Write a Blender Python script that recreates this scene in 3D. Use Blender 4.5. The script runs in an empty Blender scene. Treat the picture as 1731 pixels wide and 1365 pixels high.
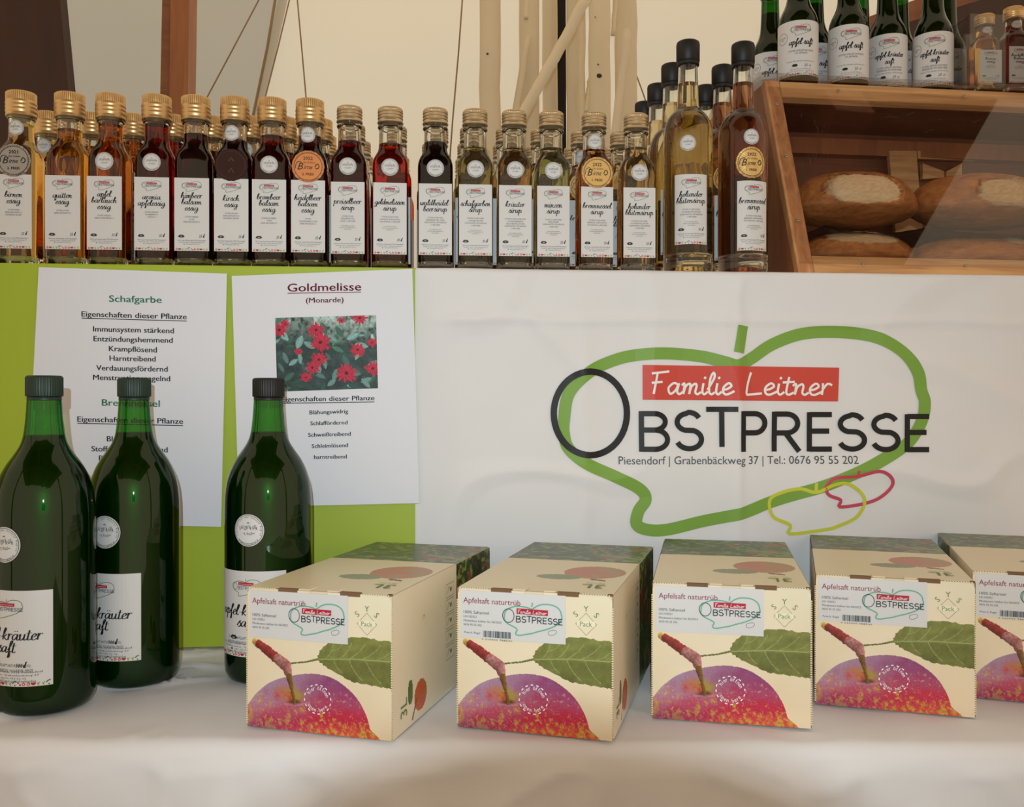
import bpy, bmesh, math, random
import numpy as np
from mathutils import Vector, Matrix, noise
random.seed(7)
rng = np.random.RandomState(5)
C = bpy.context.scene.collection
SC = bpy.context.scene
# ------------------------------------------------------------------ camera
F, YAW, PITCH, CZ = 1588.0, 0.0863, -0.0028, 1.18
cam = bpy.data.cameras.new('camera'); camo = bpy.data.objects.new('camera', cam); C.objects.link(camo)
cam.sensor_width = 36.0; cam.lens = 36.0 * F / 1731.0; cam.clip_start = 0.02
camo.location = (0, 0, CZ); camo.rotation_euler = (math.pi / 2 + PITCH, 0, -YAW)
SC.camera = camo
fwd = Vector((math.sin(YAW) * math.cos(PITCH), math.cos(YAW) * math.cos(PITCH), math.sin(PITCH)))
rgt = Vector((math.cos(YAW), -math.sin(YAW), 0)); upv = rgt.cross(fwd)
def at(u, v, y):
    d = fwd + rgt * ((u - 865.5) / F) + upv * ((682.5 - v) / F)
    d = d * (y / d.y); return Vector((d.x, d.y, d.z + CZ))
def atz(u, v, z):
    d = fwd + rgt * ((u - 865.5) / F) + upv * ((682.5 - v) / F)
    d = d * ((z - CZ) / d.z); return Vector((d.x, d.y, d.z + CZ))
# ------------------------------------------------------------------ light
vs = SC.view_settings
vs.view_transform = 'Standard'; vs.look = 'None'; vs.gamma = 1.0; vs.use_curve_mapping = False; vs.exposure = 0.0
w = bpy.data.worlds.new('world'); SC.world = w; w.use_nodes = True
w.node_tree.nodes['Background'].inputs[0].default_value = (1.0, 0.77, 0.53, 1)
w.node_tree.nodes['Background'].inputs[1].default_value = 0.85
def light(name, kind, loc, energy, color, size=0.1, aim=None):
    L = bpy.data.lights.new(name, kind); L.energy = energy; L.color = color
    if kind == 'AREA': L.size = size; L.shape = 'DISK'
    elif kind == 'SUN': L.angle = size
    else: L.shadow_soft_size = size
    o = bpy.data.objects.new(name, L); C.objects.link(o); o.location = loc
    if aim is not None: o.rotation_euler = (Vector(aim) - Vector(loc)).to_track_quat('-Z', 'Y').to_euler()
    return o
fl_ = light('camera_flash', 'SPOT', (-0.0120, -0.085, CZ + 0.075), 26.5, (0.76, 0.92, 1.0), 0.0035, (0.12, 1.0, CZ + 0.11))
fl_.data.spot_size = math.radians(96); fl_.data.spot_blend = 1.0
light('sun', 'SUN', (0, 6, 6), 3.0, (1.0, 0.95, 0.88), 0.03, (0.8, 0, 1.2))
cy = SC.cycles
cy.caustics_refractive = False; cy.caustics_reflective = False
cy.max_bounces = 20; cy.transmission_bounces = 20; cy.transparent_max_bounces = 24; cy.glossy_bounces = 6; cy.diffuse_bounces = 3
cy.use_denoising = True
# ------------------------------------------------------------------ materials
M = {}
def lin(c): return tuple((x / 255 / 12.92 if x / 255 <= .04045 else ((x / 255 + .055) / 1.055) ** 2.4) for x in c)
def mat(name, col, rough=0.6, metal=0.0, trans=0.0, ior=1.45, bump=0.0, bscale=40, vary=0.0, vscale=6.0, spec=0.5, coat=0.0, sss=0.0, stretch=None, srgb=True):
    m = bpy.data.materials.new(name); m.use_nodes = True; nt = m.node_tree; b = nt.nodes['Principled BSDF']
    c = lin(col) if srgb else col
    b.inputs['Base Color'].default_value = (*c, 1); b.inputs['Roughness'].default_value = rough
    b.inputs['Metallic'].default_value = metal; b.inputs['Transmission Weight'].default_value = trans
    b.inputs['IOR'].default_value = ior; b.inputs['Specular IOR Level'].default_value = spec
    b.inputs['Coat Weight'].default_value = coat; b.inputs['Coat Roughness'].default_value = 0.04
    if bump or vary:
        tc = nt.nodes.new('ShaderNodeTexCoord'); mp = nt.nodes.new('ShaderNodeMapping')
        nt.links.new(tc.outputs['Object'], mp.inputs['Vector'])
        if stretch: mp.inputs['Scale'].default_value = stretch
    if vary:
        n = nt.nodes.new('ShaderNodeTexNoise'); n.inputs['Scale'].default_value = vscale; n.inputs['Detail'].default_value = 5
        nt.links.new(mp.outputs[0], n.inputs['Vector'])
        r = nt.nodes.new('ShaderNodeMixRGB'); r.inputs[1].default_value = (*[x * (1 - vary) for x in c], 1)
        r.inputs[2].default_value = (*[min(1, x * (1 + vary)) for x in c], 1)
        nt.links.new(n.outputs[0], r.inputs[0]); nt.links.new(r.outputs[0], b.inputs['Base Color'])
    if bump:
        n2 = nt.nodes.new('ShaderNodeTexNoise'); n2.inputs['Scale'].default_value = bscale; n2.inputs['Detail'].default_value = 4
        nt.links.new(mp.outputs[0], n2.inputs['Vector'])
        bp = nt.nodes.new('ShaderNodeBump'); bp.inputs['Strength'].default_value = bump; bp.inputs['Distance'].default_value = 0.002
        nt.links.new(n2.outputs[0], bp.inputs['Height']); nt.links.new(bp.outputs[0], b.inputs['Normal'])
    M[name] = m; return m
def clearmat(name, col, rough=0.03, edge=None, fres=1.45, gloss=1.0):
    """tinted see-through plastic or green glass: transparent, Fresnel-weighted gloss; the tint deepens towards grazing"""
    m = bpy.data.materials.new(name); m.use_nodes = True; nt = m.node_tree; nt.nodes.clear()
    o = nt.nodes.new('ShaderNodeOutputMaterial'); t = nt.nodes.new('ShaderNodeBsdfTransparent'); g = nt.nodes.new('ShaderNodeBsdfGlossy')
    g.inputs['Roughness'].default_value = rough
    fl = nt.nodes.new('ShaderNodeLayerWeight'); fl.inputs[0].default_value = .5
    pw = nt.nodes.new('ShaderNodeMath'); pw.operation = 'POWER'; pw.inputs[1].default_value = 5; nt.links.new(fl.outputs['Facing'], pw.inputs[0])
    f = nt.nodes.new('ShaderNodeMath'); f.operation = 'MULTIPLY_ADD'; f.inputs[1].default_value = .9; f.inputs[2].default_value = ((fres - 1) / (fres + 1)) ** 2; nt.links.new(pw.outputs[0], f.inputs[0])
    x = nt.nodes.new('ShaderNodeMixShader'); t.inputs[0].default_value = (*col, 1)
    g.inputs[0].default_value = (gloss, gloss, gloss, 1)
    if edge:
        lw = nt.nodes.new('ShaderNodeLayerWeight'); lw.inputs[0].default_value = 0.35
        mx = nt.nodes.new('ShaderNodeMixRGB'); mx.inputs[1].default_value = (*col, 1); mx.inputs[2].default_value = (*edge, 1)
        nt.links.new(lw.outputs['Facing'], mx.inputs[0]); nt.links.new(mx.outputs[0], t.inputs[0])
    nt.links.new(f.outputs[0], x.inputs[0]); nt.links.new(t.outputs[0], x.inputs[1]); nt.links.new(g.outputs[0], x.inputs[2])
    nt.links.new(x.outputs[0], o.inputs[0]); M[name] = m; return m
def vcmat(name, rough=0.45, spec=0.5, bump=0.0, bscale=60):
    m = mat(name, (200, 200, 200), rough, spec=spec, bump=bump, bscale=bscale); nt = m.node_tree
    a = nt.nodes.new('ShaderNodeVertexColor'); a.layer_name = 'ink'
    nt.links.new(a.outputs[0], nt.nodes['Principled BSDF'].inputs['Base Color']); return m
def woodmat(name, c0, c1, scale=(1, 14, 14), rough=0.5, ring=9.0):
    m = bpy.data.materials.new(name); m.use_nodes = True; nt = m.node_tree; b = nt.nodes['Principled BSDF']; b.inputs['Roughness'].default_value = rough
    tc = nt.nodes.new('ShaderNodeTexCoord'); mp = nt.nodes.new('ShaderNodeMapping'); mp.inputs['Scale'].default_value = scale
    n = nt.nodes.new('ShaderNodeTexNoise'); n.inputs['Scale'].default_value = ring; n.inputs['Detail'].default_value = 6; n.inputs['Distortion'].default_value = 0.6
    r = nt.nodes.new('ShaderNodeValToRGB'); r.color_ramp.elements[0].position = 0.3; r.color_ramp.elements[1].position = 0.7
    r.color_ramp.elements[0].color = (*lin(c0), 1); r.color_ramp.elements[1].color = (*lin(c1), 1)
    nt.links.new(tc.outputs['Object'], mp.inputs[0]); nt.links.new(mp.outputs[0], n.inputs['Vector']); nt.links.new(n.outputs[0], r.inputs[0])
    nt.links.new(r.outputs[0], b.inputs['Base Color'])
    bp = nt.nodes.new('ShaderNodeBump'); bp.inputs['Strength'].default_value = .15; bp.inputs['Distance'].default_value = .001
    nt.links.new(n.outputs[0], bp.inputs['Height']); nt.links.new(bp.outputs[0], b.inputs['Normal'])
    M[name] = m; return m
mat('cloth', (226, 226, 228), 0.85, bump=.25, bscale=22, spec=.2)
mat('banner_cloth', (226, 226, 228), 0.8, bump=.15, bscale=14, spec=.25)
mat('green_board', (162, 182, 44), 0.5, vary=.06, vscale=5)
mat('paper', (222, 224, 232), 0.5, spec=.3)
mat('label_paper', (212, 211, 210), 0.45)
mat('box_board', (226, 210, 176), 0.35, vary=.05, vscale=9)
mat('brown_flute', (120, 90, 62), 0.9)
mat('gold_cap', (214, 178, 124), 0.36, metal=.75)
mat('pale_gold_cap', (200, 178, 142), 0.34, metal=.75)
mat('black_cap', (14, 14, 15), 0.5)
mat('green_cap', (20, 46, 36), 0.45)
mat('juice', (44, 46, 4), 0.35, coat=0.0)
mat('juice_small', (52, 64, 10), 0.35)
clearmat('green_glass_small', (0.09, 0.36, 0.07), 0.03, edge=(0.006, 0.10, 0.01), fres=1.48)
mat('glass', (250, 252, 248), 0.0, trans=1, ior=1.5, spec=.5)
clearmat('green_glass', (0.13, 0.62, 0.16), 0.03, edge=(0.006, 0.13, 0.02), fres=1.48)
clearmat('acrylic', (0.86, 0.86, 0.85), 0.02, fres=1.5)
clearmat('case_pane', (0.95, 0.94, 0.93), 0.02, fres=1.52)
for k, c in dict(ink_black=(16, 16, 18), ink_grey=(70, 70, 72), ink_white=(240, 240, 240), ink_green=(122, 164, 66), ink_dgreen=(64, 110, 50), ink_teal=(110, 172, 150),
                 ink_red=(205, 72, 60), ink_crimson=(178, 24, 48), ink_maroon=(140, 22, 58), ink_yellow=(200, 205, 60), ink_pink=(196, 72, 96), ink_forest=(34, 130, 92),
                 ink_olive=(104, 128, 66), ink_cream=(236, 228, 200), ink_dark_red=(92, 30, 34)).items(): mat(k, c, 0.55)
mat('gold_foil', (216, 184, 122), 0.28, metal=.75); mat('silver_foil', (150, 150, 152), 0.22, metal=.9)
mat('copper_foil', (206, 140, 92), 0.28, metal=.8); mat('dark_foil', (58, 44, 44), 0.12, metal=.9)
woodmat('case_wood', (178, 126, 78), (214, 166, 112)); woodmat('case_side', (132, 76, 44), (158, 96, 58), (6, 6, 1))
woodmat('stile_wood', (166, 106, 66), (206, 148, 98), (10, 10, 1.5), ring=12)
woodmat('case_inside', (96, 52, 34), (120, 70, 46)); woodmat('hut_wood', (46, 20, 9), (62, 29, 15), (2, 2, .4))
woodmat('beam_wood', (150, 92, 54), (170, 108, 66), (8, 8, .8)); woodmat('roof_wood', (120, 72, 46), (150, 94, 60), (.6, 5, 5))
woodmat('raw_wood', (170, 130, 90), (196, 156, 112))
mat('pole_white', (222, 208, 178), 0.6, bump=.3, bscale=9, vary=.08, vscale=5)
mat('rope', (150, 126, 96), 0.9); mat('dark_gap', (30, 18, 16), 0.8); mat('steel', (170, 160, 140), .3, metal=.9)
mat('tray_dark', (38, 34, 40), .4); mat('gravel', (120, 112, 100), .95, vary=.2, vscale=40, bump=.6, bscale=60)
mat('camera_black', (18, 18, 18), .5)
m = bpy.data.materials.new('tent'); m.use_nodes = True; nt = m.node_tree; nt.nodes.clear()
o = nt.nodes.new('ShaderNodeOutputMaterial'); d = nt.nodes.new('ShaderNodeBsdfDiffuse'); t = nt.nodes.new('ShaderNodeBsdfTranslucent'); x = nt.nodes.new('ShaderNodeMixShader')
tc = nt.nodes.new('ShaderNodeTexCoord'); n = nt.nodes.new('ShaderNodeTexNoise'); n.inputs['Scale'].default_value = 1.3; n.inputs['Detail'].default_value = 3
r = nt.nodes.new('ShaderNodeValToRGB'); r.color_ramp.elements[0].color = (*lin((202, 200, 188)), 1); r.color_ramp.elements[1].color = (*lin((214, 211, 198)), 1)
nt.links.new(tc.outputs['Object'], n.inputs['Vector']); nt.links.new(n.outputs[0], r.inputs[0])
for q in (d, t): nt.links.new(r.outputs[0], q.inputs[0])
x.inputs[0].default_value = .5
nt.links.new(d.outputs[0], x.inputs[1]); nt.links.new(t.outputs[0], x.inputs[2]); nt.links.new(x.outputs[0], o.inputs[0]); M['tent'] = m
m = m.copy(); m.name = 'tent_shaded'; M['tent_shaded'] = m  # darker tent copy: shade on the left sheet put into its colour
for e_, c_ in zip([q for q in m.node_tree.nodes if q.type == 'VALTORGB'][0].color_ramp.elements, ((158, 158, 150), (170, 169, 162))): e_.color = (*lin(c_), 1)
vcmat('box_print', 0.33); vcmat('photo_print', 0.5, spec=.3); vcmat('crust', 0.6, bump=.5, bscale=120)
LIQ = {}
def liquid(col, ior=0.9):
    k = tuple(col)
    if k not in LIQ: LIQ[k] = mat('liquid_%d' % len(LIQ), col, 0.0, trans=1, ior=ior, srgb=False)
    return LIQ[k]
# ------------------------------------------------------------------ mesh helpers
def link(o, parent=None):
    C.objects.link(o)
    if parent is not None: o.parent = parent
    return o
def mesh(name, v, f, mats, smooth=False, mi=None, angle=None):
    me = bpy.data.meshes.new(name); me.from_pydata([tuple(p) for p in v], [], f)
    for q in (mats if isinstance(mats, (list, tuple)) else [mats]): me.materials.append(q)
    if mi is not None: me.polygons.foreach_set('material_index', mi)
    if smooth:
        me.polygons.foreach_set('use_smooth', [True] * len(me.polygons))
        if angle: me.set_sharp_from_angle(angle=math.radians(angle))
    me.update(); return me
def ob(name, me, parent=None, loc=None, rz=None, label=None):
    o = bpy.data.objects.new(name, me); link(o, parent)
    if loc is not None: o.location = loc
    if rz is not None: o.rotation_euler.z = rz
    if label: o['label'] = label
    return o
def thing(name, label, cat, loc=(0, 0, 0), rz=0, group=None):
    o = bpy.data.objects.new(name, None); o.empty_display_size = .02; link(o); o.location = loc; o.rotation_euler.z = rz
    o['label'] = label; o['category'] = cat
    if group: o['group'] = group
    return o
def tag(o, label, cat, group=None):
    o['label'] = label; o['category'] = cat
    if group: o['group'] = group
    return o
def struct(name, me, loc=None):
    o = ob(name, me, None, loc); o['kind'] = 'structure'; return o
def box_vf(x0, x1, y0, y1, z0, z1, v=None, f=None):
    v = [] if v is None else v; f = [] if f is None else f; n = len(v)
    v += [(x0, y0, z0), (x1, y0, z0), (x1, y1, z0), (x0, y1, z0), (x0, y0, z1), (x1, y0, z1), (x1, y1, z1), (x0, y1, z1)]
    f += [tuple(n + i for i in q) for q in ((0, 3, 2, 1), (4, 5, 6, 7), (0, 1, 5, 4), (1, 2, 6, 5), (2, 3, 7, 6), (3, 0, 4, 7))]
    return v, f
def bevel_me(me, w, seg=2):
    bm = bmesh.new(); bm.from_mesh(me); bmesh.ops.bevel(bm, geom=bm.edges[:], offset=w, segments=seg, affect='EDGES', profile=.6)
    bm.to_mesh(me); bm.free(); return me
def bbox(name, x0, x1, y0, y1, z0, z1, m, bev=0.0, parent=None, **kw):
    v, f = box_vf(x0, x1, y0, y1, z0, z1); me = mesh(name, v, f, m)
    if bev: bevel_me(me, bev)
    return ob(name, me, parent, **kw)
def prism_vf(poly, ax, h0, h1):
    """polygon (a,b) extruded along axis ax"""
    def P(a, b, h): return {'x': (h, a, b), 'y': (a, h, b), 'z': (a, b, h)}[ax]
    n = len(poly); v = [P(a, b, h0) for a, b in poly] + [P(a, b, h1) for a, b in poly]
    f = [tuple(range(n))[::-1], tuple(range(n, 2 * n))] + [(i, (i + 1) % n, n + (i + 1) % n, n + i) for i in range(n)]
    return v, f
def fixn(me):
    bm = bmesh.new(); bm.from_mesh(me); bmesh.ops.recalc_face_normals(bm, faces=bm.faces[:]); bm.to_mesh(me); bm.free(); return me
def lathe(prof, seg=48, rf=None, close=True):
    """prof: list of (r,z) or (r,z,q) ; q squareness 0..1; rf(theta, r, z) -> r"""
    v = []; f = []
    for p in prof:
        r, z = p[0], p[1]; q = p[2] if len(p) > 2 else 0
        for i in range(seg):
            th = 2 * math.pi * (i + .5) / seg; rr = r
            if q:
                c, s = abs(math.cos(th)), abs(math.sin(th)); k = 1 / max(c, s); k = min(k, 1.74 / (c + s)); rr = r * (1 - q + q * k)
            if rf: rr = rf(th, rr, z)
            v.append((rr * math.cos(th), rr * math.sin(th), z))
    for j in range(len(prof) - 1):
        for i in range(seg):
            a = j * seg + i; b = j * seg + (i + 1) % seg; f.append((a, b, b + seg, a + seg))
    if close:
        f.append(tuple(range(seg))[::-1]); n = len(prof) - 1; f.append(tuple(range(n * seg, n * seg + seg)))
    return v, f
def tube(pts, r, seg=10, taper=None):
    pts = [Vector(p) for p in pts]; v = []; f = []
    for k, p in enumerate(pts):
        t = (pts[min(k + 1, len(pts) - 1)] - pts[max(k - 1, 0)]).normalized()
        a = t.cross(Vector((0.13, 1, 0.02))).normalized(); b = t.cross(a); rr = r if taper is None else r + (taper - r) * k / (len(pts) - 1)
        for i in range(seg):
            th = 2 * math.pi * i / seg; v.append(p + a * rr * math.cos(th) + b * rr * math.sin(th))
    for k in range(len(pts) - 1):
        for i in range(seg):
            q = k * seg + i; s = k * seg + (i + 1) % seg; f.append((q, s, s + seg, q + seg))
    f.append(tuple(range(seg))[::-1]); n = (len(pts) - 1) * seg; f.append(tuple(range(n, n + seg)))
    return v, f
def copy_tree(o, parent=None):
    c = o.copy(); C.objects.link(c)
    if parent is not None: c.parent = parent; c.matrix_parent_inverse = o.matrix_parent_inverse
    for ch in o.children: copy_tree(ch, c)
    return c
# ------------------------------------------------------------------ flat print: text, strokes, shapes
_tc = {}
def text2d(s, res=3, bold=0.0):
    k = (s, res, bold)
    if k in _tc: return _tc[k]
    cu = bpy.data.curves.new('t', 'FONT'); cu.body = s; cu.size = 1.0; cu.resolution_u = res; cu.fill_mode = 'FRONT'; cu.offset = bold
    o = bpy.data.objects.new('t', cu); C.objects.link(o); dg = bpy.context.evaluated_depsgraph_get(); dg.update()
    me = o.evaluated_get(dg).to_mesh()
    v = np.array([(p.co.x, p.co.y) for p in me.vertices]) if len(me.vertices) else np.zeros((0, 2)); f = [tuple(p.vertices) for p in me.polygons]
    o.evaluated_get(dg).to_mesh_clear(); bpy.data.objects.remove(o); bpy.data.curves.remove(cu)
    if len(v): v[:, 0] -= v[:, 0].min()
    wd = v[:, 0].max() if len(v) else 0
    _tc[k] = (v, f, wd); return _tc[k]
def catmull(p, n=6, closed=False):
    p = [tuple(a) for a in p]
    if len(p) < 3: return p
    out = []; m = len(p); rngk = range(m if closed else m - 1)
    for i in rngk:
        if closed: a, b, c, d = p[i - 1], p[i], p[(i + 1) % m], p[(i + 2) % m]
        else: a, b, c, d = p[max(i - 1, 0)], p[i], p[i + 1], p[min(i + 2, m - 1)]
        for k in range(n):
            t = k / n; t2 = t * t; t3 = t2 * t
            out.append(tuple(.5 * (2 * b[j] + (c[j] - a[j]) * t + (2 * a[j] - 5 * b[j] + 4 * c[j] - d[j]) * t2 + (3 * b[j] - a[j] - 3 * c[j] + d[j]) * t3) for j in (0, 1)))
    if not closed: out.append(p[-1])
    return out
def arc(cx, cy_, rx, ry, a0, a1, n=14):
    return [(cx + rx * math.cos(math.radians(a0 + (a1 - a0) * i / n)), cy_ + ry * math.sin(math.radians(a0 + (a1 - a0) * i / n))) for i in range(n + 1)]
SCRIPT = {
 'a': (.88, [[(.62,.85),(.35,1),(.05,.55),(.2,.02),(.5,.35),(.66,.95),(.6,.25),(.75,0),(.95,.22)]]),
 'b': (.72, [[(-.02,.35),(.35,1.5),(.28,1.95),(.12,1.5),(.1,.3),(.3,0),(.6,.35),(.45,.85),(.2,.6)]]),
 'c': (.62, [[(.6,.8),(.35,1),(.08,.5),(.3,0),(.68,.25)]]),
 'd': (.9, [[(.6,.85),(.3,1),(.05,.5),(.2,.02),(.5,.4),(.72,1.9)], [(.72,1.9),(.62,.3),(.75,0),(.95,.2)]]),
 'e': (.62, [[(.08,.42),(.3,.48),(.52,.75),(.36,1.02),(.1,.62),(.14,.12),(.36,0),(.72,.3)]]),
 'f': (.52, [[(0,.4),(.45,1.6),(.38,1.95),(.22,1.5),(.2,0),(.12,-.8),(.32,-.6),(.3,.05),(.58,.3)]]),
 'g': (.82, [[(.62,.85),(.35,1),(.05,.55),(.25,.05),(.55,.4),(.65,.95),(.58,-.5),(.3,-.9),(.12,-.55),(.5,-.1),(.92,.25)]]),
 'h': (.82, [[(0,.4),(.38,1.6),(.3,1.95),(.15,1.4),(.1,0)], [(.1,0),(.18,.5),(.42,.97),(.55,.75),(.52,.2),(.65,0),(.86,.2)]]),
 'i': (.42, [[(.14,1),(.12,.25),(.25,0),(.45,.25)], [(.17,1.4),(.24,1.58)]]),
 'k': (.74, [[(0,.4),(.38,1.6),(.3,1.95),(.15,1.4),(.1,0)], [(.58,.95),(.2,.45)], [(.2,.45),(.62,0),(.82,.15)]]),
 'l': (.4, [[(0,.4),(.33,1.5),(.25,1.95),(.1,1.4),(.1,.3),(.25,0),(.45,.2)]]),
 'm': (1.1, [[(-.04,.8),(.12,.95),(.1,0)], [(.1,0),(.2,.7),(.42,.95),(.48,.7),(.45,0)], [(.45,0),(.55,.7),(.78,.95),(.85,.7),(.8,.2),(.95,0),(1.14,.2)]]),
 'n': (.76, [[(-.04,.8),(.12,.95),(.1,0)], [(.1,0),(.2,.7),(.42,.95),(.5,.7),(.47,.2),(.6,0),(.8,.2)]]),
 'o': (.66, [[(.35,1),(.08,.6),(.2,.02),(.5,.3),(.45,.9),(.3,.95),(.72,.82)]]),
 'p': (.74, [[(0,.6),(.12,1.05),(.1,0),(.04,-.9)], [(.1,.5),(.35,1),(.6,.6),(.4,.05),(.12,.15)], [(.4,.05),(.78,.2)]]),
 'q': (.8, [[(.62,.85),(.35,1),(.05,.55),(.2,.02),(.5,.35),(.66,.98)], [(.66,.98),(.6,-.9),(.9,-.3)]]),
 'r': (.58, [[(.1,1.05),(.12,.5),(.1,0)], [(.11,.45),(.28,.92),(.42,1.0),(.58,.88)]]),
 's': (.6, [[(-.02,.2),(.4,1.12),(.36,.78),(.56,.4),(.34,-.02),(.1,.12)], [(.4,.0),(.66,.2)]]),
 't': (.46, [[(.2,1.6),(.12,.3),(.25,0),(.5,.2)], [(-.1,1.1),(.5,1.17)]]),
 'u': (.82, [[(0,.6),(.08,1),(.08,.25),(.25,0),(.5,.4),(.57,1)], [(.57,1),(.53,.25),(.65,0),(.86,.2)]]),
 'w': (.95, [[(0,.6),(.08,1),(.1,.2),(.25,0),(.42,.4),(.45,.95)], [(.45,.95),(.45,.2),(.6,0),(.8,.4),(.78,1),(.97,.85)]]),
 'z': (.62, [[(.08,.9),(.5,1),(.3,.5),(.08,.05),(.4,.1),(.66,.2)]]),
 '-': (.5, [[(.05,.5),(.42,.52)]]), ' ': (.45, []),
 'F': (.95, [[(.25,2),(.12,0)], [(-.1,1.85),(.95,2.05)], [(-.05,1),(.6,1.1)]]),
 'L': (.95, [[(.25,2),(.12,.9),(.1,.05),(.3,.0),(.9,.1)]]),
}
SCRIPT['ä'] = (SCRIPT['a'][0], SCRIPT['a'][1] + [[(.22,1.4),(.27,1.5)], [(.5,1.4),(.55,1.5)]])
SCRIPT['ü'] = (SCRIPT['u'][0], SCRIPT['u'][1] + [[(.18,1.4),(.23,1.5)], [(.46,1.4),(.51,1.5)]])
SANS = {
 'B': (.95, [[(0,-.07),(0,1.07)], [(-.0,1)] + arc(.42,.77,.36,.23,90,-90) + [(0,.54)], [(0,.54)] + arc(.45,.27,.4,.27,90,-90) + [(0,0)]]),
 'S': (1.0, [arc(.44,.74,.38,.27,25,90,5) + arc(.44,.74,.38,.24,90,250)[1:] + arc(.46,.26,.4,.26,70,-90)[0:] + arc(.46,.27,.42,.27,-90,-160,6)[1:]]),
 'T': (.95, [[(0,1),(.9,1)], [(.45,1),(.45,-.05)]]),
 'P': (.9, [[(0,-.07),(0,1.07)], [(0,1)] + arc(.42,.73,.36,.27,90,-90) + [(0,.46)]]),
 'R': (.95, [[(0,-.07),(0,1.07)], [(0,1)] + arc(.42,.73,.36,.27,90,-90) + [(0,.46)], [(.38,.46),(.84,-.07)]]),
 'E': (.85, [[(0,1.07),(0,-.07)], [(0,1),(.77,1)], [(0,0),(.77,0)], [(0,.52),(.68,.52)]]),
}
class Print:
    """flat ink: polygons in 2D with an ink and a layer, bent onto a surface by a mapping"""
    def __init__(s): s.v = []; s.f = []; s.m = []; s.lay = []; s.mats = []
    def mi(s, m):
        m = M[m] if isinstance(m, str) else m
        if m not in s.mats: s.mats.append(m)
        return s.mats.index(m)
    def add(s, v, f, m, lay=0):
        n = len(s.v); s.v += [tuple(p) for p in v]; s.lay += [lay] * len(v); k = s.mi(m)
        for q in f: s.f.append(tuple(n + i for i in q)); s.m.append(k)
    def text(s, t, x, y, size, m, align='C', wfit=None, xs=1.0, bold=0.0, lay=1, res=2, shear=0, y2=None, rot=0):
        v, f, wd = text2d(t, res)
        if not len(v): return
        if bold > 0:
            d = bold * size
            for q in (-d, d): s.text(t, x + q, y, size, m, align, wfit, xs, 0, lay, res, shear, y2, rot)
            return
        sx = (wfit / wd) if wfit else size * xs; W = wd * sx
        a = v.copy(); a[:, 0] = v[:, 0] * sx + shear * v[:, 1] * size; a[:, 1] = v[:, 1] * size
        a[:, 0] += x - (W / 2 if align == 'C' else W if align == 'R' else 0)
        if y2 is not None: a[:, 1] += y + (y2 - y) * (a[:, 0] - x) / W
        elif rot:
            a[:, 1] += (a[:, 0] - x) * rot + y
        else: a[:, 1] += y
        s.add(a, f, m, lay)
    def ribbon(s, pts, wd, m, closed=False, lay=1, nib=None):
        P = [Vector(p) for p in pts]; n = len(P); v = []
        for i in range(n):
            a = P[i - 1] if (closed or i) else P[0]; b = P[(i + 1) % n] if (closed or i < n - 1) else P[-1]
            t = (b - a); t = t.normalized() if t.length > 1e-9 else Vector((1, 0)); nn = Vector((-t.y, t.x))
            k = wd if nib is None else wd * (nib + (1 - nib) * abs(t.y) ** 1.5)
            if callable(m): pass
            v += [P[i] + nn * k / 2, P[i] - nn * k / 2]
        f = [(2 * i, 2 * i + 1, 2 * ((i + 1) % n) + 1, 2 * ((i + 1) % n)) for i in range(n if closed else n - 1)]
        s.add(v, f, m, lay)
    def script(s, t, x, y, xh, m, wd=.2, nib=.35, slant=.18, xs=.62, align='C', lay=1, wfit=None, rot=0, n=5, F_=SCRIPT, ys=1.0):
        tot = sum(F_[c][0] for c in t)
        k = xh * xs if not wfit else wfit / tot
        x0 = x - (tot * k / 2 if align == 'C' else 0)
        for c in t:
            ad, st = F_[c]
            for q in st:
                pts = catmull(q, n) if (F_ is SCRIPT and len(q) > 2) else q
                P = []
                for a, b in pts:
                    X = x0 + a * k + slant * b * xh; P.append((X, y + b * xh * ys + (X - x) * rot))
                if len(P) >= 2: s.ribbon(P, wd * xh, m, lay=lay, nib=nib)
            x0 += ad * k
    def disc(s, x, y, r, m, lay=1, n=20, ry=None, a0=0, a1=360):
        ry = ry or r; full = abs(a1 - a0) >= 360
        v = [(x + r * math.cos(math.radians(a0 + (a1 - a0) * i / n)), y + ry * math.sin(math.radians(a0 + (a1 - a0) * i / n))) for i in range(n if full else n + 1)]
        s.add(v, [tuple(range(len(v)))], m, lay)
    def ring(s, x, y, r, wd, m, lay=1, n=28, ry=None): s.ribbon(arc(x, y, r, ry or r, 0, 360, n)[:-1], wd, m, closed=True, lay=lay)
    def rect(s, x0, y0, x1, y1, m, lay=1): s.add([(x0, y0), (x1, y0), (x1, y1), (x0, y1)], [(0, 1, 2, 3)], m, lay)
    def poly(s, p, m, lay=1): s.add(p, [tuple(range(len(p)))], m, lay)
    def build(s, name, mapf, parent, step=.00012):
        v = [mapf(p[0], p[1], .0002 + step * l) for p, l in zip(s.v, s.lay)]
        return ob(name, mesh(name, v, s.f, s.mats, mi=s.m), parent)
    def refine(s, L):
        bm = bmesh.new(); lay = bm.verts.layers.float.new('lay')
        for p, l in zip(s.v, s.lay): q = bm.verts.new((p[0], p[1], 0)); q[lay] = l
        bm.verts.ensure_lookup_table()
        for f, k in zip(s.f, s.m):
            try: bm.faces.new([bm.verts[i] for i in f]).material_index = k
            except ValueError: pass
        bmesh.ops.triangulate(bm, faces=bm.faces[:])
        for it in range(8):
            e = [e for e in bm.edges if e.calc_length() > L]
            if not e: break
            bmesh.ops.subdivide_edges(bm, edges=e, cuts=1, use_grid_fill=False); bmesh.ops.triangulate(bm, faces=bm.faces[:])
        bm.verts.index_update(); s.v = [(q.co.x, q.co.y) for q in bm.verts]; s.lay = [q[lay] for q in bm.verts]
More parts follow.
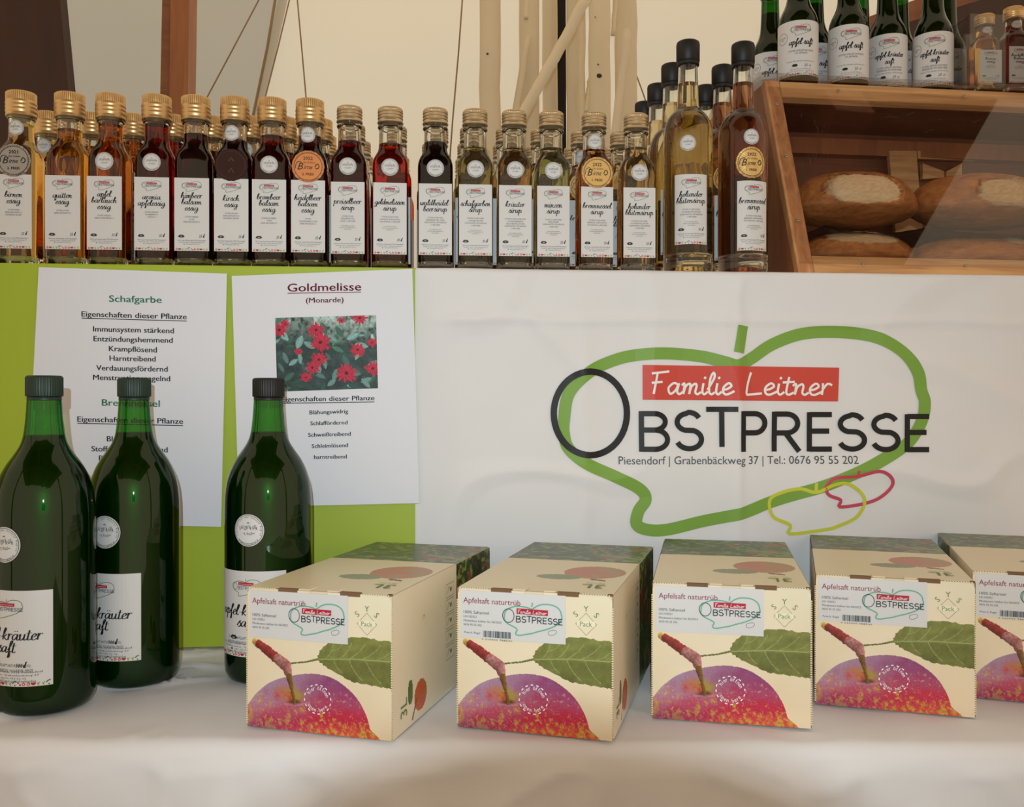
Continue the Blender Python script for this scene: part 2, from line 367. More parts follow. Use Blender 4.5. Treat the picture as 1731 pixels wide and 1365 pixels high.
        s.f = [tuple(q.index for q in f.verts) for f in bm.faces]; s.m = [f.material_index for f in bm.faces]; bm.free()
    def me(s, name, mapf, step=.00012):
        return mesh(name, [mapf(p[0], p[1], .0002 + step * l) for p, l in zip(s.v, s.lay)], s.f, s.mats, mi=s.m)
APPLE = [(130,470),(150,360),(230,275),(330,225),(430,200),(560,193),(700,205),(790,228),(850,243),(910,215),(1000,155),(1130,110),(1290,104),(1430,125),(1540,185),(1605,270),(1622,350),(1635,400),(1620,480),(1560,570),(1450,640),(1340,695),(1200,750),(1000,810),(870,858),(700,895),(560,927),(480,928),(432,905),(440,850),(470,800),(440,755),(340,705),(220,650),(150,590),(130,530)]
def logo(P, cx, cyy, wd, style='big', lay=1):
    """the press's logo: apple outline, red name bar, big O and the word"""
    k = wd / 1590.0
    def T(x, y): return (cx + (x - 868) * k, cyy - (y - 520) * k)
    g = {'big': 'ink_green', 'teal': 'ink_teal', 'small': 'ink_dgreen'}[style]; n = {'big': 6, 'teal': 3, 'small': 2}[style]
    lw = {'big': 50, 'teal': 34, 'small': 24}[style]
    P.ribbon([T(*q) for q in catmull(APPLE, n, True)], lw * k, g, closed=True, lay=lay)
    P.ribbon([T(855, 190), T(865, 130), T(873, 78)], (46 if style == 'big' else lw) * k, 'ink_green' if style == 'big' else g, lay=lay)
    if style == 'big':
        for A, c in (([(1000,790),(1060,767),(1120,758),(1180,772),(1250,742),(1310,736),(1370,775),(1385,820),(1350,880),(1270,915),(1180,935),(1070,945),(1075,910),(1010,880),(990,850),(985,815)], 'ink_yellow'),
                     ([(1225,740),(1260,712),(1350,706),(1440,684),(1490,710),(1495,750),(1440,800),(1360,825),(1280,833),(1285,805),(1235,785),(1218,760)], 'ink_pink')):
            P.ribbon([T(*q) for q in catmull(A, 4, True)], 14 * k, c, closed=True, lay=lay + 1)
        P.ribbon([T(1178, 775), T(1180, 732)], 13 * k, 'ink_yellow', lay=lay + 1); P.ribbon([T(1352, 708), T(1356, 680)], 11 * k, 'ink_pink', lay=lay + 1)
    elif style == 'teal':
        P.ribbon([T(*q) for q in catmull([(1290,790),(1350,760),(1450,740),(1500,780),(1450,850),(1340,880),(1290,850)], 3, True)], 9 * k, 'ink_grey', closed=True, lay=lay + 1)
    P.poly([T(457, 241), T(457, 386), T(1274, 393), T(1280, 252)], 'ink_red' if style == 'big' else 'ink_crimson', lay + 2)
    lw2 = 22 if style == 'big' else 22
    P.ring(*T(240, 443), 153 * k, (27 if style == 'big' else 17) * k, 'ink_black', lay + 3, 48 if style == 'big' else 20, ry=174 * k)
    for c, x0, x1, y0, y1 in (('B',452,560,592,444),('S',594,704,590,440),('T',722,850,575,426),('P',873,968,592,444),('R',1008,1110,592,446),('E',1154,1246,592,448),('S',1276,1386,592,450),('S',1414,1524,594,452),('E',1560,1650,594,456)):
        ad, st = SANS[c]; X1 = {'B': .85, 'S': .88, 'T': .9, 'P': .78, 'R': .82, 'E': .75}[c]
        for q in st:
            if style == 'small': q = q[::2] if len(q) > 6 else q
            P.ribbon([T(x0 + a / X1 * (x1 - x0), y0 + b * (y1 - y0)) for a, b in q], lw2 * k, 'ink_black' if style != 'small' else 'ink_grey', lay=lay + 3)
    if style != 'small':
        X, Y = T(492, 362); P.script('Familie', X, Y, 46 * k, 'ink_white', wd=.2, nib=1, slant=.1, align='L', lay=lay + 4, wfit=335 * k, rot=-.006, n=5)
        X, Y = T(880, 364); P.script('Leitner', X, Y, 46 * k, 'ink_white', wd=.2, nib=1, slant=.1, align='L', lay=lay + 4, wfit=365 * k, rot=-.006, n=5)
    else:
        X, Y = T(500, 360); P.rect(X, Y + 30 * k, X + 720 * k, Y + 42 * k, 'ink_white', lay + 4)
    return T
def fruits(P, x0, x1, y, h):
    n = max(6, int((x1 - x0) / h / .95)); rr = random.Random(3)
    for i in range(n):
        x = x0 + (i + .5) * (x1 - x0) / n; k = [0, 1, 2, 2, 3, 4, 0][i % 7]
        if k == 0: P.disc(x, y + h * .45, h * .36, 'ink_red', 1, 9); P.disc(x, y + h * .45, h * .14, 'ink_cream', 2, 6); P.disc(x, y + h * .88, h * .12, 'ink_olive', 2, 5)
        elif k == 1: P.disc(x, y + h * .7, h * .52, 'ink_crimson', 1, 9, a0=180, a1=359); P.rect(x - h * .52, y + h * .7, x + h * .52, y + h * .78, 'ink_olive', 1)
        elif k == 2: P.poly([(x, y), (x - h * .35, y + h * .9), (x - h * .05, y + h * .5), (x + h * .3, y + h)], 'ink_olive', 1); P.disc(x, y + h * .15, h * .2, 'ink_yellow', 2, 6)
        elif k == 3: P.ribbon([(x - h * .5, y + h * .6), (x, y + h), (x + h * .4, y + h * 1.1)], h * .22, 'ink_grey', lay=1); P.disc(x + h * .1, y + h * .2, h * .18, 'ink_dgreen', 1, 6)
        else: P.disc(x - h * .15, y + h * .7, h * .2, 'ink_red', 1, 7); P.disc(x + h * .25, y + h * .3, h * .22, 'ink_crimson', 1, 7)
def label_print(W, H, title, ingr, notes, vol, tx=None, logo_w=.58):
    """W,H label size; origin at its centre; title lines in brush script"""
    P = Print(); top = H / 2; u = W
    ly = top - .26 * u * (1 if H > W * 1.3 else .8); logo(P, 0, ly, logo_w * u, 'small')
    xh = tx or .090 * u; sp = .185 * u * (xh / (.090 * u))
    y0 = ly - .34 * u * (1 if H > W * 1.3 else .82) - (.0 if len(title) > 2 else .06 * u)
    for i, t in enumerate(title):
        tot = sum(SCRIPT[c][0] for c in t) * xh * 1.4; P.script(t, -.01 * u, y0 - i * sp, xh, 'ink_black', wd=.27, nib=.26, xs=1.4 if tot < .9 * u else 1.4 * .9 * u / tot, n=4)
    y = y0 - (len(title) - 1) * sp - .21 * u * (xh / (.090 * u))
    for t in ingr: P.text(t, 0, y, .062 * u * (xh / (.090 * u)), 'ink_grey', xs=.62, shear=.1, res=1); y -= .073 * u * (xh / (.090 * u))
    y -= .06 * u
    for t in notes: P.text(t, 0, y, .045 * u, 'ink_grey', xs=.7, res=1); y -= .052 * u
    b = -H / 2
    yb = b + .42 * u * (1 if H > W * 1.3 else .55)
    s_ = 1 if H > W * 1.3 else .62
    P.poly([(-.4*u*s_,yb),(-.35*u*s_,yb+.05*u*s_),(-.25*u*s_,yb+.05*u*s_),(-.2*u*s_,yb),(-.25*u*s_,yb-.03*u*s_),(-.35*u*s_,yb-.03*u*s_)], 'ink_black', 1)
    P.text('AMA', -.3 * u * s_, yb - .008 * u, .04 * u * s_, 'ink_white', lay=2, res=1, xs=.8)
    P.script('cl', .34 * u * s_, yb - .02 * u, .055 * u * s_, 'ink_black', wd=.3, nib=.4, n=3); P.text(vol, .25 * u * s_, yb - .02 * u, .11 * u * s_, 'ink_black', xs=.8, shear=.15, bold=.01, res=1)
    P.text('100 % aus Österreich, 5721 Piesendorf', 0, yb - .13 * u * s_, .05 * u * s_, 'ink_black', wfit=.8 * u, bold=.01, res=1)
    P.text('Familie Leitner, Grabenbäckweg 37', 0, yb - .185 * u * s_, .045 * u * s_, 'ink_grey', wfit=.72 * u, res=1)
    P.text('+43 (0)676 955 52 02', .03 * u, yb - .24 * u * s_, .045 * u * s_, 'ink_grey', wfit=.4 * u, res=1)
    P.disc(-.22 * u, yb - .225 * u * s_, .015 * u, 'ink_black', 1, 6)
    fruits(P, -.48 * W, .48 * W, b + .004 * u, .085 * u * (1 if H > W * 1.3 else .6))
    return P
def flat_map(y): return lambda a, b, o: (a, y - o, b)
def cyl_map(R, z0=0, phi=0):
    def f(a, b, o):
        t = a / R + phi; return ((R + o) * math.sin(t), -(R + o) * math.cos(t), z0 + b)
    return f
def label_me(name, W, H, mapf, m, n=1, thick=.0002):
    v = []; f = []
    for i in range(n + 1):
        a = -W / 2 + W * i / n
        for b in (-H / 2, H / 2):
            v.append(mapf(a, b, .0)); v.append(mapf(a, b, thick))
    for i in range(n):
        q = i * 4; r = q + 4
        f += [(q + 1, r + 1, r + 3, q + 3), (q, q + 2, r + 2, r), (q + 2, q + 3, r + 3, r + 2), (q, r, r + 1, q + 1)]
    f += [(0, 1, 3, 2), (n * 4, n * 4 + 2, n * 4 + 3, n * 4 + 1)]
    return mesh(name, v, f, m)
def disc_me(name, R, mapf, m, n=36, thick=.0003, scallop=0):
    v = []
    for o in (0, thick):
        v.append(mapf(0, 0, o))
        for k in (.5, 1):
            for i in range(n):
                t = 2 * math.pi * i / n; r = R * k * (1 + (scallop * math.cos(t * 18) if k == 1 else 0)); v.append(mapf(r * math.cos(t), r * math.sin(t), o))
    f = []
    for s, b in ((0, 0), (1, 2 * n + 1)):
        for i in range(n):
            j = (i + 1) % n; f.append((b, b + 1 + i, b + 1 + j)); f.append((b + 1 + i, b + 1 + n + i, b + 1 + n + j, b + 1 + j))
    b = 2 * n + 1
    for i in range(n): j = (i + 1) % n; f.append((1 + n + i, b + 1 + n + i, b + 1 + n + j, 1 + n + j))
    return mesh(name, v, f, m)
def sticker_print(R):
    P = Print(); P.ring(0, 0, R * .93, R * .03, 'ink_grey', 1, 28); rr = random.Random(2)
    for s, (t, a0, a1) in enumerate((('Lebensmittel aus unserer Region', 205, -25), ('www.garantiert-regional.at', 222, 318))):
        for i, c in enumerate(t):
            a = math.radians(a0 + (a1 - a0) * (i + .5) / len(t)); v, f, wd = text2d(c, 1)
            if not len(v): continue
            k = R * .17; q = a - math.pi / 2 if s == 0 else a + math.pi / 2; rad = R * (.78 if s == 0 else .88)
            p = [((x - wd / 2) * k * math.cos(q) - y * k * math.sin(q) + rad * math.cos(a), (x - wd / 2) * k * math.sin(q) + y * k * math.cos(q) + rad * math.sin(a)) for x, y in v]
            P.add(p, f, 'ink_black', 1)
    for i, c in enumerate('SALZBURGER'):
        P.text(c, (-.56 + i * .124) * R, (.02 + .05 * ((i * 7) % 3)) * R, .33 * R, 'ink_black', xs=.6, res=1, shear=.08 * ((i % 3) - 1))
    for i, c in enumerate('LAND'): P.text(c, (-.2 + i * .15) * R, (-.3 + .03 * (i % 2)) * R, .24 * R, 'ink_black', xs=.7, res=1)
    P.poly([(-.12 * R, .42 * R), (0, .52 * R), (.12 * R, .42 * R), (.0, .46 * R)], 'ink_black'); P.rect(-.36 * R, -.2 * R, -.24 * R, -.17 * R, 'ink_black'); P.rect(.3 * R, -.2 * R, .42 * R, -.17 * R, 'ink_black')
    return P
def medal_print(R, year, prize, ink='ink_black'):
    P = Print(); P.ring(0, 0, R * .86, R * .03, ink, 1, 40)
    for s, (t, a0, a1) in enumerate((('MITTELEUROPÄISCHE DESTILLATE', 215, -35), ('SAFT UND ESSIG PRÄMIERUNG', 228, 312))):
        for i, c in enumerate(t):
            a = math.radians(a0 + (a1 - a0) * (i + .5) / len(t)); v, f, wd = text2d(c, 1)
            if not len(v): continue
            k = R * .11; q = a - math.pi / 2 if s == 0 else a + math.pi / 2; rad = R * (.89 if s == 0 else .97)
            P.add([((x - wd / 2) * k * math.cos(q) - y * k * math.sin(q) + rad * math.cos(a), (x - wd / 2) * k * math.sin(q) + y * k * math.cos(q) + rad * math.sin(a)) for x, y in v], f, ink, 1)
    P.text(year, 0, .42 * R, .3 * R, ink, bold=.02, res=1); P.text(prize, 0, -.55 * R, .22 * R, ink, bold=.02, res=1)
    P.text('Die Goldene', .05 * R, .2 * R, .17 * R, ink, shear=.3, xs=.8, res=1)
    P.text('B', -.5 * R, -.2 * R, .62 * R, ink, shear=.3, res=2); P.text('irne', -.02 * R, -.17 * R, .42 * R, ink, shear=.3, xs=.8, res=2)
    P.ribbon(catmull([(-.78 * R, -.12 * R), (-.72 * R, .2 * R), (-.55 * R, .3 * R), (-.4 * R, .25 * R)], 4), .035 * R, ink)
    P.ribbon(catmull([(.42 * R, -.05 * R), (.55 * R, .18 * R), (.68 * R, .02 * R), (.58 * R, -.14 * R), (.45 * R, -.1 * R)], 4), .05 * R, ink)
    return P
# ================================================================== setting
ZT = CZ - 0.2793; YS = 1.096; ZS = at(850, 456, YS).z; YB = YS - .004
gm = bbox('floor', -4, 4, -3.5, 5, -.05, 0, M['gravel']); gm['kind'] = 'structure'
# tent fabric behind, gently billowed
def grid(nx, ny, fn):
    v = [fn(i / nx, j / ny) for j in range(ny + 1) for i in range(nx + 1)]
    f = [(j * (nx + 1) + i, j * (nx + 1) + i + 1, (j + 1) * (nx + 1) + i + 1, (j + 1) * (nx + 1) + i) for j in range(ny) for i in range(nx)]
    return v, f
def N(x, y, z=0): return noise.noise(Vector((x, y, z)))
seam = at(448, 100, 2.7)
def tentR(s, t):
    z = 0.02 + 3.8 * t; x = seam.x + .215 * (z - seam.z) + 3.9 * s
    return (x, 2.7 + .05 * N(x * 1.2, z * .8) * min(1, s * 6) + .006 * N(x * 5, z * 6), z)
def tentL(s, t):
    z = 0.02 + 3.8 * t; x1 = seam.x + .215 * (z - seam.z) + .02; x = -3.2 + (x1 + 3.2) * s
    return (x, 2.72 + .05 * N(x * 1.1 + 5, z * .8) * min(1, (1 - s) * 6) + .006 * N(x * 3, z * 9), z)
v, f = grid(60, 50, tentR); a = struct('wall_back', mesh('tent_right', v, f, M['tent'], True))
v, f = grid(40, 40, tentL); a = struct('wall_back', mesh('tent_left', v, f, M['tent_shaded'], True))
def rope(pts, r, label, y):  # all but the seam one draw rope shadows as thin tan tubes
    v, f = tube([at(u, q, y) for u, q in pts], r, 6); tag(ob('tent_rope_and_shadow', mesh('tent_rope_and_shadow', v, f, M['rope'], True)), label, 'rope')
rope([(475, -60), (452, 80), (427, 200), (400, 330)], .004, 'thick dark rope along the seam where the two tent sheets meet', 2.62)
rope([(448, -20), (392, 86), (346, 172), (280, 300)], .0022, 'thin tan rope shadow line slanting across the shade-toned tent sheet left of the seam', 2.66)
rope([(494, -20), (470, 80), (447, 170), (425, 260)], .002, 'thin rope shadow line just right of the dark seam rope', 2.62)
rope([(500, -30), (509, 70), (518, 172), (528, 290)], .002, 'thin rope shadow line running almost upright above the bilberry vinegar caps', 2.62)
rope([(783, -20), (775, 90), (765, 205), (756, 330)], .0022, 'thin rope shadow line between the tent seam and the white poles', 2.62)
rope([(1075, 125), (1086, 155), (1098, 190), (1112, 240), (1240, 700), (1330, 1100), (1400, 1372)], .002, 'short thin rope shadow line right of the white poles', 2.62)
# hut timber at the left edge and the brown post
y = 1.95
pl = [at(-260, -90, y), at(93, -90, y), at(118, 175, y), at(152, 560, y), at(-260, 560, y)]
v, f = prism_vf([(p.x, p.z) for p in pl], 'y', y, y + .04)
tag(ob('hut_wall_board', fixn(mesh('hut_wall_board', v, f, M['hut_wood']))), 'dark brown timber board with a slanting edge at the far left behind the bottles', 'board')
t = thing('timber_post', 'reddish brown upright timber post behind the aronia and raspberry vinegar bottles', 'post', (0, 0, 0))
for nm, u0, u1, dy, u0b, u1b in (('post_face', 289, 321, 0, 284, 315), ('post_side', 274, 289.4, .006, 266, 284.4)):
    y = 2.2; pl = [at(u0b, 330, y), at(u1b, 330, y), at(u1, -60, y), at(u0, -60, y)]
    v, f = prism_vf([(p.x, p.z) for p in pl], 'y', y + dy, y + .07); ob(nm, fixn(mesh(nm, v, f, M['beam_wood'] if nm == 'post_face' else M['roof_wood'])), t)
# pale poles
def pole(u0, v0, u1, v1, wpx, y, label, nm='white_pole', taper=1.0, m='pole_white', knots=()):
    a, b = at(u0, v0, y), at(u1, v1, y); d = b - a; n = 14
    r = wpx / 2 * y / F; k = random.random() * 20
    pts = [a + d * i / n + Vector((.004 * N(i * .5 + k, 1), 0, 0)) for i in range(n + 1)]
    v, f = tube(pts, r, 14, r * taper); v = [Vector(q) + Vector((.0015 * N(q[0] * 9, q[2] * 9, k), 0, 0)) for q in v]
    o = tag(ob(nm, mesh(nm, v, f, M[m], True)), label, 'pole' if nm != 'dark_strip' else 'strip')
    for ku, kv, kr in knots:
        p = at(ku, kv, y - r * .98); v, f = lathe([(kr, 0), (kr * .8, .002), (kr * .3, .003)], 10)
        me = mesh('knot', [(q[0] + p.x, p.y - q[2], q[1] * .8 + p.z) for q in v], f, M['hut_wood'], True); ob('knot', fixn(me), o)
    return o
pole(829, -60, 829, 420, 36, 2.25, 'leftmost upright white pole, with one tiny knot', knots=[(824, 91, .003)])
pole(894, -60, 896, 420, 34, 2.32, 'second upright white pole from the left, crossed by the long diagonal stick')
pole(929, -60, 931, 420, 26, 2.4, 'slim upright white pole just left of the dark gap')
y = 2.43; pl = [at(938, -60, y), at(956, -60, y), at(958, 420, y), at(940, 420, y)]
v, f = prism_vf([(p.x, p.z) for p in pl], 'y', y, y + .01)  # solid dark strip: the shade in the slit put into its colour
tag(ob('dark_slit', fixn(mesh('dark_slit', v, f, M['dark_gap']))), 'dark upright strap with a beaded edge between the white poles', 'slit')
v = []; f = []
for i in range(70):
    p = at(939, -40 + i * 6.2, 2.425); box_vf(p.x - .002, p.x + .002, p.y, p.y + .004, p.z - .002, p.z + .002, v, f)
slit = bpy.data.objects['dark_slit']; sb = ob('beaded_edge', mesh('beaded_edge', v, f, M['dark_gap']), slit)
pole(968, -60, 971, 420, 24, 2.36, 'upright tan pole just right of the dark strap', m='pole_white')
pole(983, -60, 984, 420, 13, 2.30, 'thin upright white pole between the tan pole and the knotted pole')
pole(1013, -60, 1015, 420, 37, 2.18, 'upright white pole with a large dark knot, above the nettle syrup', knots=[(1013, 128, .0065), (1011, 109, .002), (1006, 29, .0015)])
pole(1056, -60, 1062, 420, 38, 2.28, 'rightmost upright white pole, leaning slightly')
pole(1045, -60, 1036, 60, 10, 2.22, 'thin dark-shaded stick between the two rightmost white poles', taper=.7)
pole(992, -5, 862, 235, 19, 2.05, 'long white stick leaning diagonally from upper right to lower left across the poles', 'white_stick')
pole(893, 62, 848, 330, 13, 2.27, 'short white stick leaning in front of the left poles', 'white_stick')
pole(1061, 50, 1026, 330, 15, 2.1, 'white stick leaning between the knotted pole and the rightmost pole', 'white_stick', taper=.8)
pole(892, -40, 889, 32, 8, 2.2, 'white stub end hanging above the short leaning stick', 'white_stick')
pole(1000, 130, 990, 190, 11, 2.3, 'small white stick stub left of the knotted pole', 'white_stick')
# hut boards upper right, behind the green bottles
t = thing('hut_gable', 'reddish brown boarded hut gable with slanting rafters behind the green bottles', 'gable', (0, 0, 0))
y = 2.0
for k in range(9):
    z0 = at(1600, 640 - k * 66, y).z; z1 = at(1600, 640 - (k + 1) * 66 + 1.5, y).z
    def xl(z): # slanting left edge
        a = at(1400, 560, y); b = at(1545, -80, y); return a.x + (b.x - a.x) * (z - a.z) / (b.z - a.z)
    v, f = prism_vf([(xl(z0), z0), (2.2, z0), (2.2, z1), (xl(z1), z1)], 'y', y, y + .03); ob('board', fixn(mesh('board', v, f, M['beam_wood'])), t)
for (u0, v0, u1, v1, wz, dy, mm) in ((1440, 78, 1740, -32, .05, .05, 'roof_wood'), (1430, 150, 1800, 34, .10, .08, 'hut_wood')):
    a, b = at(u0, v0, y - dy), at(u1, v1, y - dy)
    v, f = prism_vf([(a.x, a.z), (b.x, b.z), (b.x, b.z + wz), (a.x, a.z + wz)], 'y', y - dy, y - dy + .045); ob('rafter', fixn(mesh('rafter', v, f, M[mm])), t)
# hut roof over the photographer (out of frame, seen only in reflections and by its shade)
t = thing('hut_roof', 'boarded timber hut roof over the front of the stall', 'roof', (0, 0, 0))
for k in range(10):
    x0 = -2.2 + k * .42; bbox('roof_board', x0, x0 + .41, -2.6, .42, CZ + 2.0, CZ + 2.03, M['roof_wood'], parent=t)
for x0 in (-1.6, -.5, .55, 1.36): bbox('rafter', x0, x0 + .13, -2.6, .42, CZ + 1.84, CZ + 2.0, M['beam_wood'], parent=t)
bbox('purlin', -2.2, 2.0, -.45, -.33, CZ + 1.72, CZ + 1.84, M['beam_wood'], parent=t)
for x0 in (-2.1, 1.85): bbox('post', x0, x0 + .1, -.45, -.35, 0, CZ + 1.72, M['beam_wood'], parent=t)
# the photographer's camera: its barrel shades the flash from the table's front
t = thing('photo_camera', 'black photo camera with lens barrel and raised flash', 'camera', (0, 0, 0))
def R2(o): o.matrix_world = Matrix.Translation((0, 0, CZ)) @ Matrix.Rotation(-YAW, 4, 'Z') ; return o
t.matrix_world = Matrix.Translation((0, 0, CZ)) @ Matrix.Rotation(-YAW, 4, 'Z')
v, f = lathe([(.0365, .0), (.0388, 0), (.0388, .07), (.0365, .07)], 48, close=False)
f += [(i, (i + 1) % 48, 48 * 3 + (i + 1) % 48, 48 * 3 + i) for i in range(48)]
ob('lens_barrel', fixn(mesh('lens_barrel', [(p[0], -p[2] - .004, p[1] + .004) for p in v], f, M['camera_black'], True, angle=40)), t)
o_ = bbox('body', -.065, .065, -.12, -.074, -.045, .05, M['camera_black'], .006); o_.parent = t
# ------------------------------------------------------------------ table, cloths, shelf
def edge_y(x): return .765 - .1 * x
t = thing('table', 'market table hidden under the white tablecloth', 'table', (0, 0, 0))
v, f = prism_vf([(-1.25, edge_y(-1.25) + .036), (1.5, edge_y(1.5) + .036), (1.5, 1.75), (-1.25, 1.75)], 'z', ZT - .034, ZT - .010); ob('tabletop', fixn(mesh('tabletop', v, f, M['raw_wood'])), t)
for x0, y0 in ((-1.2, 1.0), (1.4, .75), (-1.2, 1.68), (1.4, 1.68)): bbox('leg', x0, x0 + .05, y0, y0 + .05, 0, ZT - .034, M['raw_wood'], parent=t)
OBJ = [(-.325, .80), (-.266, .885), (-.152, .925)]
def cloth_fn(s, q):
    x = -1.3 + 2.85 * s; ey = edge_y(x); L = 1.12 - ey; R_ = .018
    d = q * (L + .72)
    wr = .5 + .5 * N(x * 7 + 2, d * 9); rip = abs(N(x * 16 + 1.7 * N(x * 3, d * 5), d * 5 + 3)) ** .7
    amp = .006 + .008 * max(0, -x)
    if d < L - R_:
        y_ = 1.12 - d; m_ = min(1, max(0, (-.205 - x) / .04)) if x < 0 else 0
        for ox, oy in OBJ: m_ *= min(1, max(0, (math.hypot(x - ox, y_ - oy) - .048) / .03))
        rd = (1 - min(1, abs(N(x * 11 + 2.2 * y_, y_ * 17 - 3 * x, 4)) * 5)) ** 2 + .6 * (1 - min(1, abs(N(x * 20 - 9 * y_, y_ * 9, 8)) * 5)) ** 2
        return (x, y_, ZT - .0008 - .0045 * rip * wr + m_ * .0055 * rd)
    e = d - (L - R_)
    if e < R_ * 1.57:
        a = e / R_; return (x, ey + R_ - R_ * math.sin(a) , ZT - .0008 - R_ * (1 - math.cos(a)) - amp * .4 * rip * wr)
    h = e - R_ * 1.57
    fold = .022 * min(1, h / .09) * (N(x * 9 + .6 * N(x * 2, h * 4), h * 1.3 + 7) + .5 * N(x * 23, h * 2.2)) + .005 * (N(x * 14 + 4 * h, h * 12)) - .005 * min(1, h / .04) * (1 - min(1, abs(N(x * 17 + 5 * h, h * 4 + x * 2, 14)) * 6)) ** 2 - .004 * (1 - min(1, abs(N(x * 9 - 9 * h, h * 16, 24)) * 7)) ** 2
    return (x, ey - .002 + fold - .02 * h - .004 * rip * min(1, h / .03), ZT - .0008 - R_ - h)
v, f = grid(420, 190, cloth_fn)
tag(ob('tablecloth', mesh('tablecloth', v, f, M['cloth'], True)), 'creased white tablecloth covering the lower table and hanging down its front', 'tablecloth')
GX = at(702, 600, YS).x
t = thing('display_shelf', 'raised shelf carrying the row of bottles, its left top green', 'shelf', (0, 0, 0))
bbox('shelf_board', -1.3, 1.6, YS + .004, YS + .5, ZS - .02, ZS - .0012, M['raw_wood'], parent=t)
for x0 in (-1.2, -.2, .7, 1.5): bbox('support', x0, x0 + .03, YS + .02, YS + .48, ZT, ZS - .02, M['raw_wood'], parent=t)
tag(bbox('green_shelf_cover', -1.3, GX + .001, YS - .006, YS + .5, ZS - .0012, ZS - .0002, M['green_board']), 'thin lime green sheet on the left half of the raised shelf', 'sheet')
t = thing('green_board', 'lime green display board with two paper notices fixed to it', 'board', (0, 0, 0))
for nm, x0, x1, dy in (('panel', -1.3, -.62, 0), ('panel', -.6198, GX, .0003)):
    bbox(nm, x0, x1, YS - .010 + dy, YS - .004, ZT + .001, ZS - .0014, M['green_board'], .0006, t)
# banner
def crease(d, w_): return math.exp(-(d / w_) ** 2)
cx1, cx2, cz1 = at(1245, 600, YB).x, at(985, 600, YB).x, at(900, 541, YB).z
dg0 = at(930, 570, YB)
def bany(x, z):
    k = .0042 * (N(x * 5, z * 6, 3) + .6) + .0018 * N(x * 17, z * 14, 9) + .0045 * max(0, 1 - abs(N(x * 4 + z * 3, z * 4 - x * 2, 21)) * 9)
    k += .0026 * crease(x - cx1, .007) + .0036 * crease(x - cx2 + .01 * N(z * 20, 1), .013) * min(1, max(0, (ZS - z) / .1)) + .0030 * crease(z - cz1 - .004 * N(x * 9, 4), .005) + .004 * crease((x - dg0.x) * .72 + (z - dg0.z) * .69, .010) * max(0, 1 - abs(z - dg0.z) / .09)
    k += .003 * abs(N(x * 8, z * 3, 5)) * max(0, 1 - (ZS - z) / .07)
    return YB - .001 - max(0, k) * min(1, max(.08, (x - GX) / .05))
def ban(s, q):
    x = GX - .001 + (1.62 - GX) * s
    if q < .8:
        z = ZT + .0005 + (ZS - ZT - .0005) * q / .8; 
        if q < .01: z = ZT + .0005
        return (x, bany(x, z), z)
    e = (q - .8) / .2; return (x, YB + .0 + e * .46, ZS + .0002 + .001 * max(0, N(x * 14, e * 9)) * (e < .2))
v, f = grid(520, 150, ban)
banner = tag(ob('banner', mesh('banner', v, f, M['banner_cloth'], True)), 'white cloth banner with the green apple outline logo, hung from the raised shelf', 'banner')
def banmap(a, b, o):
    p = at(a, -b, YB - .002); return (p.x, bany(p.x, p.z) - .0006 - o * 1.2, p.z)
P = Print(); logo(P, 900 + 868 / 2.473, -(520 + 520 / 2.473), 1590 / 2.473, 'big')
P.text('Piesendorf | Grabenbäckweg 37 | Tel.: 0676 95 55 202', 1044.5, -785, 19.5, 'ink_grey', align='L', wfit=404, bold=-.012, res=3, y2=-784)
P.refine(4.5); P.build('lettering', banmap, banner)
# paper notices
def notice(name, corners, label, y):
    v = [at(u, q, y) for u, q in corners]; v += [p + Vector((0, -.0009, 0)) for p in v]
    o = ob(name, fixn(mesh(name, v, [(0, 1, 2, 3), (7, 6, 5, 4), (0, 4, 5, 1), (1, 5, 6, 2), (2, 6, 7, 3), (3, 7, 4, 0)], M['paper']))); return tag(o, label, 'notice')
NT1 = notice('paper_notice', [(66, 452), (384, 463), (374, 891), (44, 884)], 'laminated white notice headed Schafgarbe, with text about two plants', YS - .0115)
NT2 = notice('paper_notice', [(392, 467), (697, 455), (709, 851), (404, 858)], 'laminated white notice headed Goldmelisse with a photo of red flowers', YS - .0125)
P = Print(); sc = 2.845
def tl(s, x0, x1, ya, yb, cap, ink, ul=False, off=(0, 440), k=2.845, bold=.019):
    X0, X1 = off[0] + x0 / k, off[0] + x1 / k; A, B = off[1] + ya / k, off[1] + yb / k
    P.text(s, X0, -A, cap / k / .73, ink, align='L', wfit=X1 - X0, y2=-B, bold=bold, res=3)
    if ul: P.poly([(X0, -A - 2.2), (X1, -B - 2.2), (X1, -B - 3.5), (X0, -A - 3.5)], ink)
tl('Schafgarbe', 525, 777, 200, 206, 33, 'ink_forest')
for q in (('Eigenschaften dieser Pflanze', 392, 898, 271, 285, 1), ('Immunsystem stärkend', 448, 836, 343, 352, 0), ('Entzündungshemmend', 450, 830, 390, 398, 0), ('Krampflösend', 524, 754, 438, 444, 0),
          ('Harntreibend', 527, 748, 484, 488, 0), ('Verdauungsfördernd', 463, 806, 530, 537, 0), ('Menstruationsregelnd', 448, 818, 576, 583, 0), ('Eigenschaften dieser Pflanze', 372, 880, 777, 788, 1),
          ('Blutreinigend', 514, 736, 872, 876, 0), ('Stoffwechselanregend', 440, 806, 920, 925, 0), ('Blutdrucksenkend', 476, 772, 965, 970, 0), ('Stärkend', 506, 680, 1008, 1011, 0)):
    tl(q[0], q[1], q[2], q[3], q[4], 27, 'ink_black', q[5])
tl('Brennnessel', 490, 768, 700, 706, 33, 'ink_forest')
pm = lambda y: (lambda a, b, o: tuple(at(a, -b, y - o)))
P.build('lettering', pm(YS - .0125), NT1)
P = Print(); O2 = dict(off=(370, 440), k=2.967)
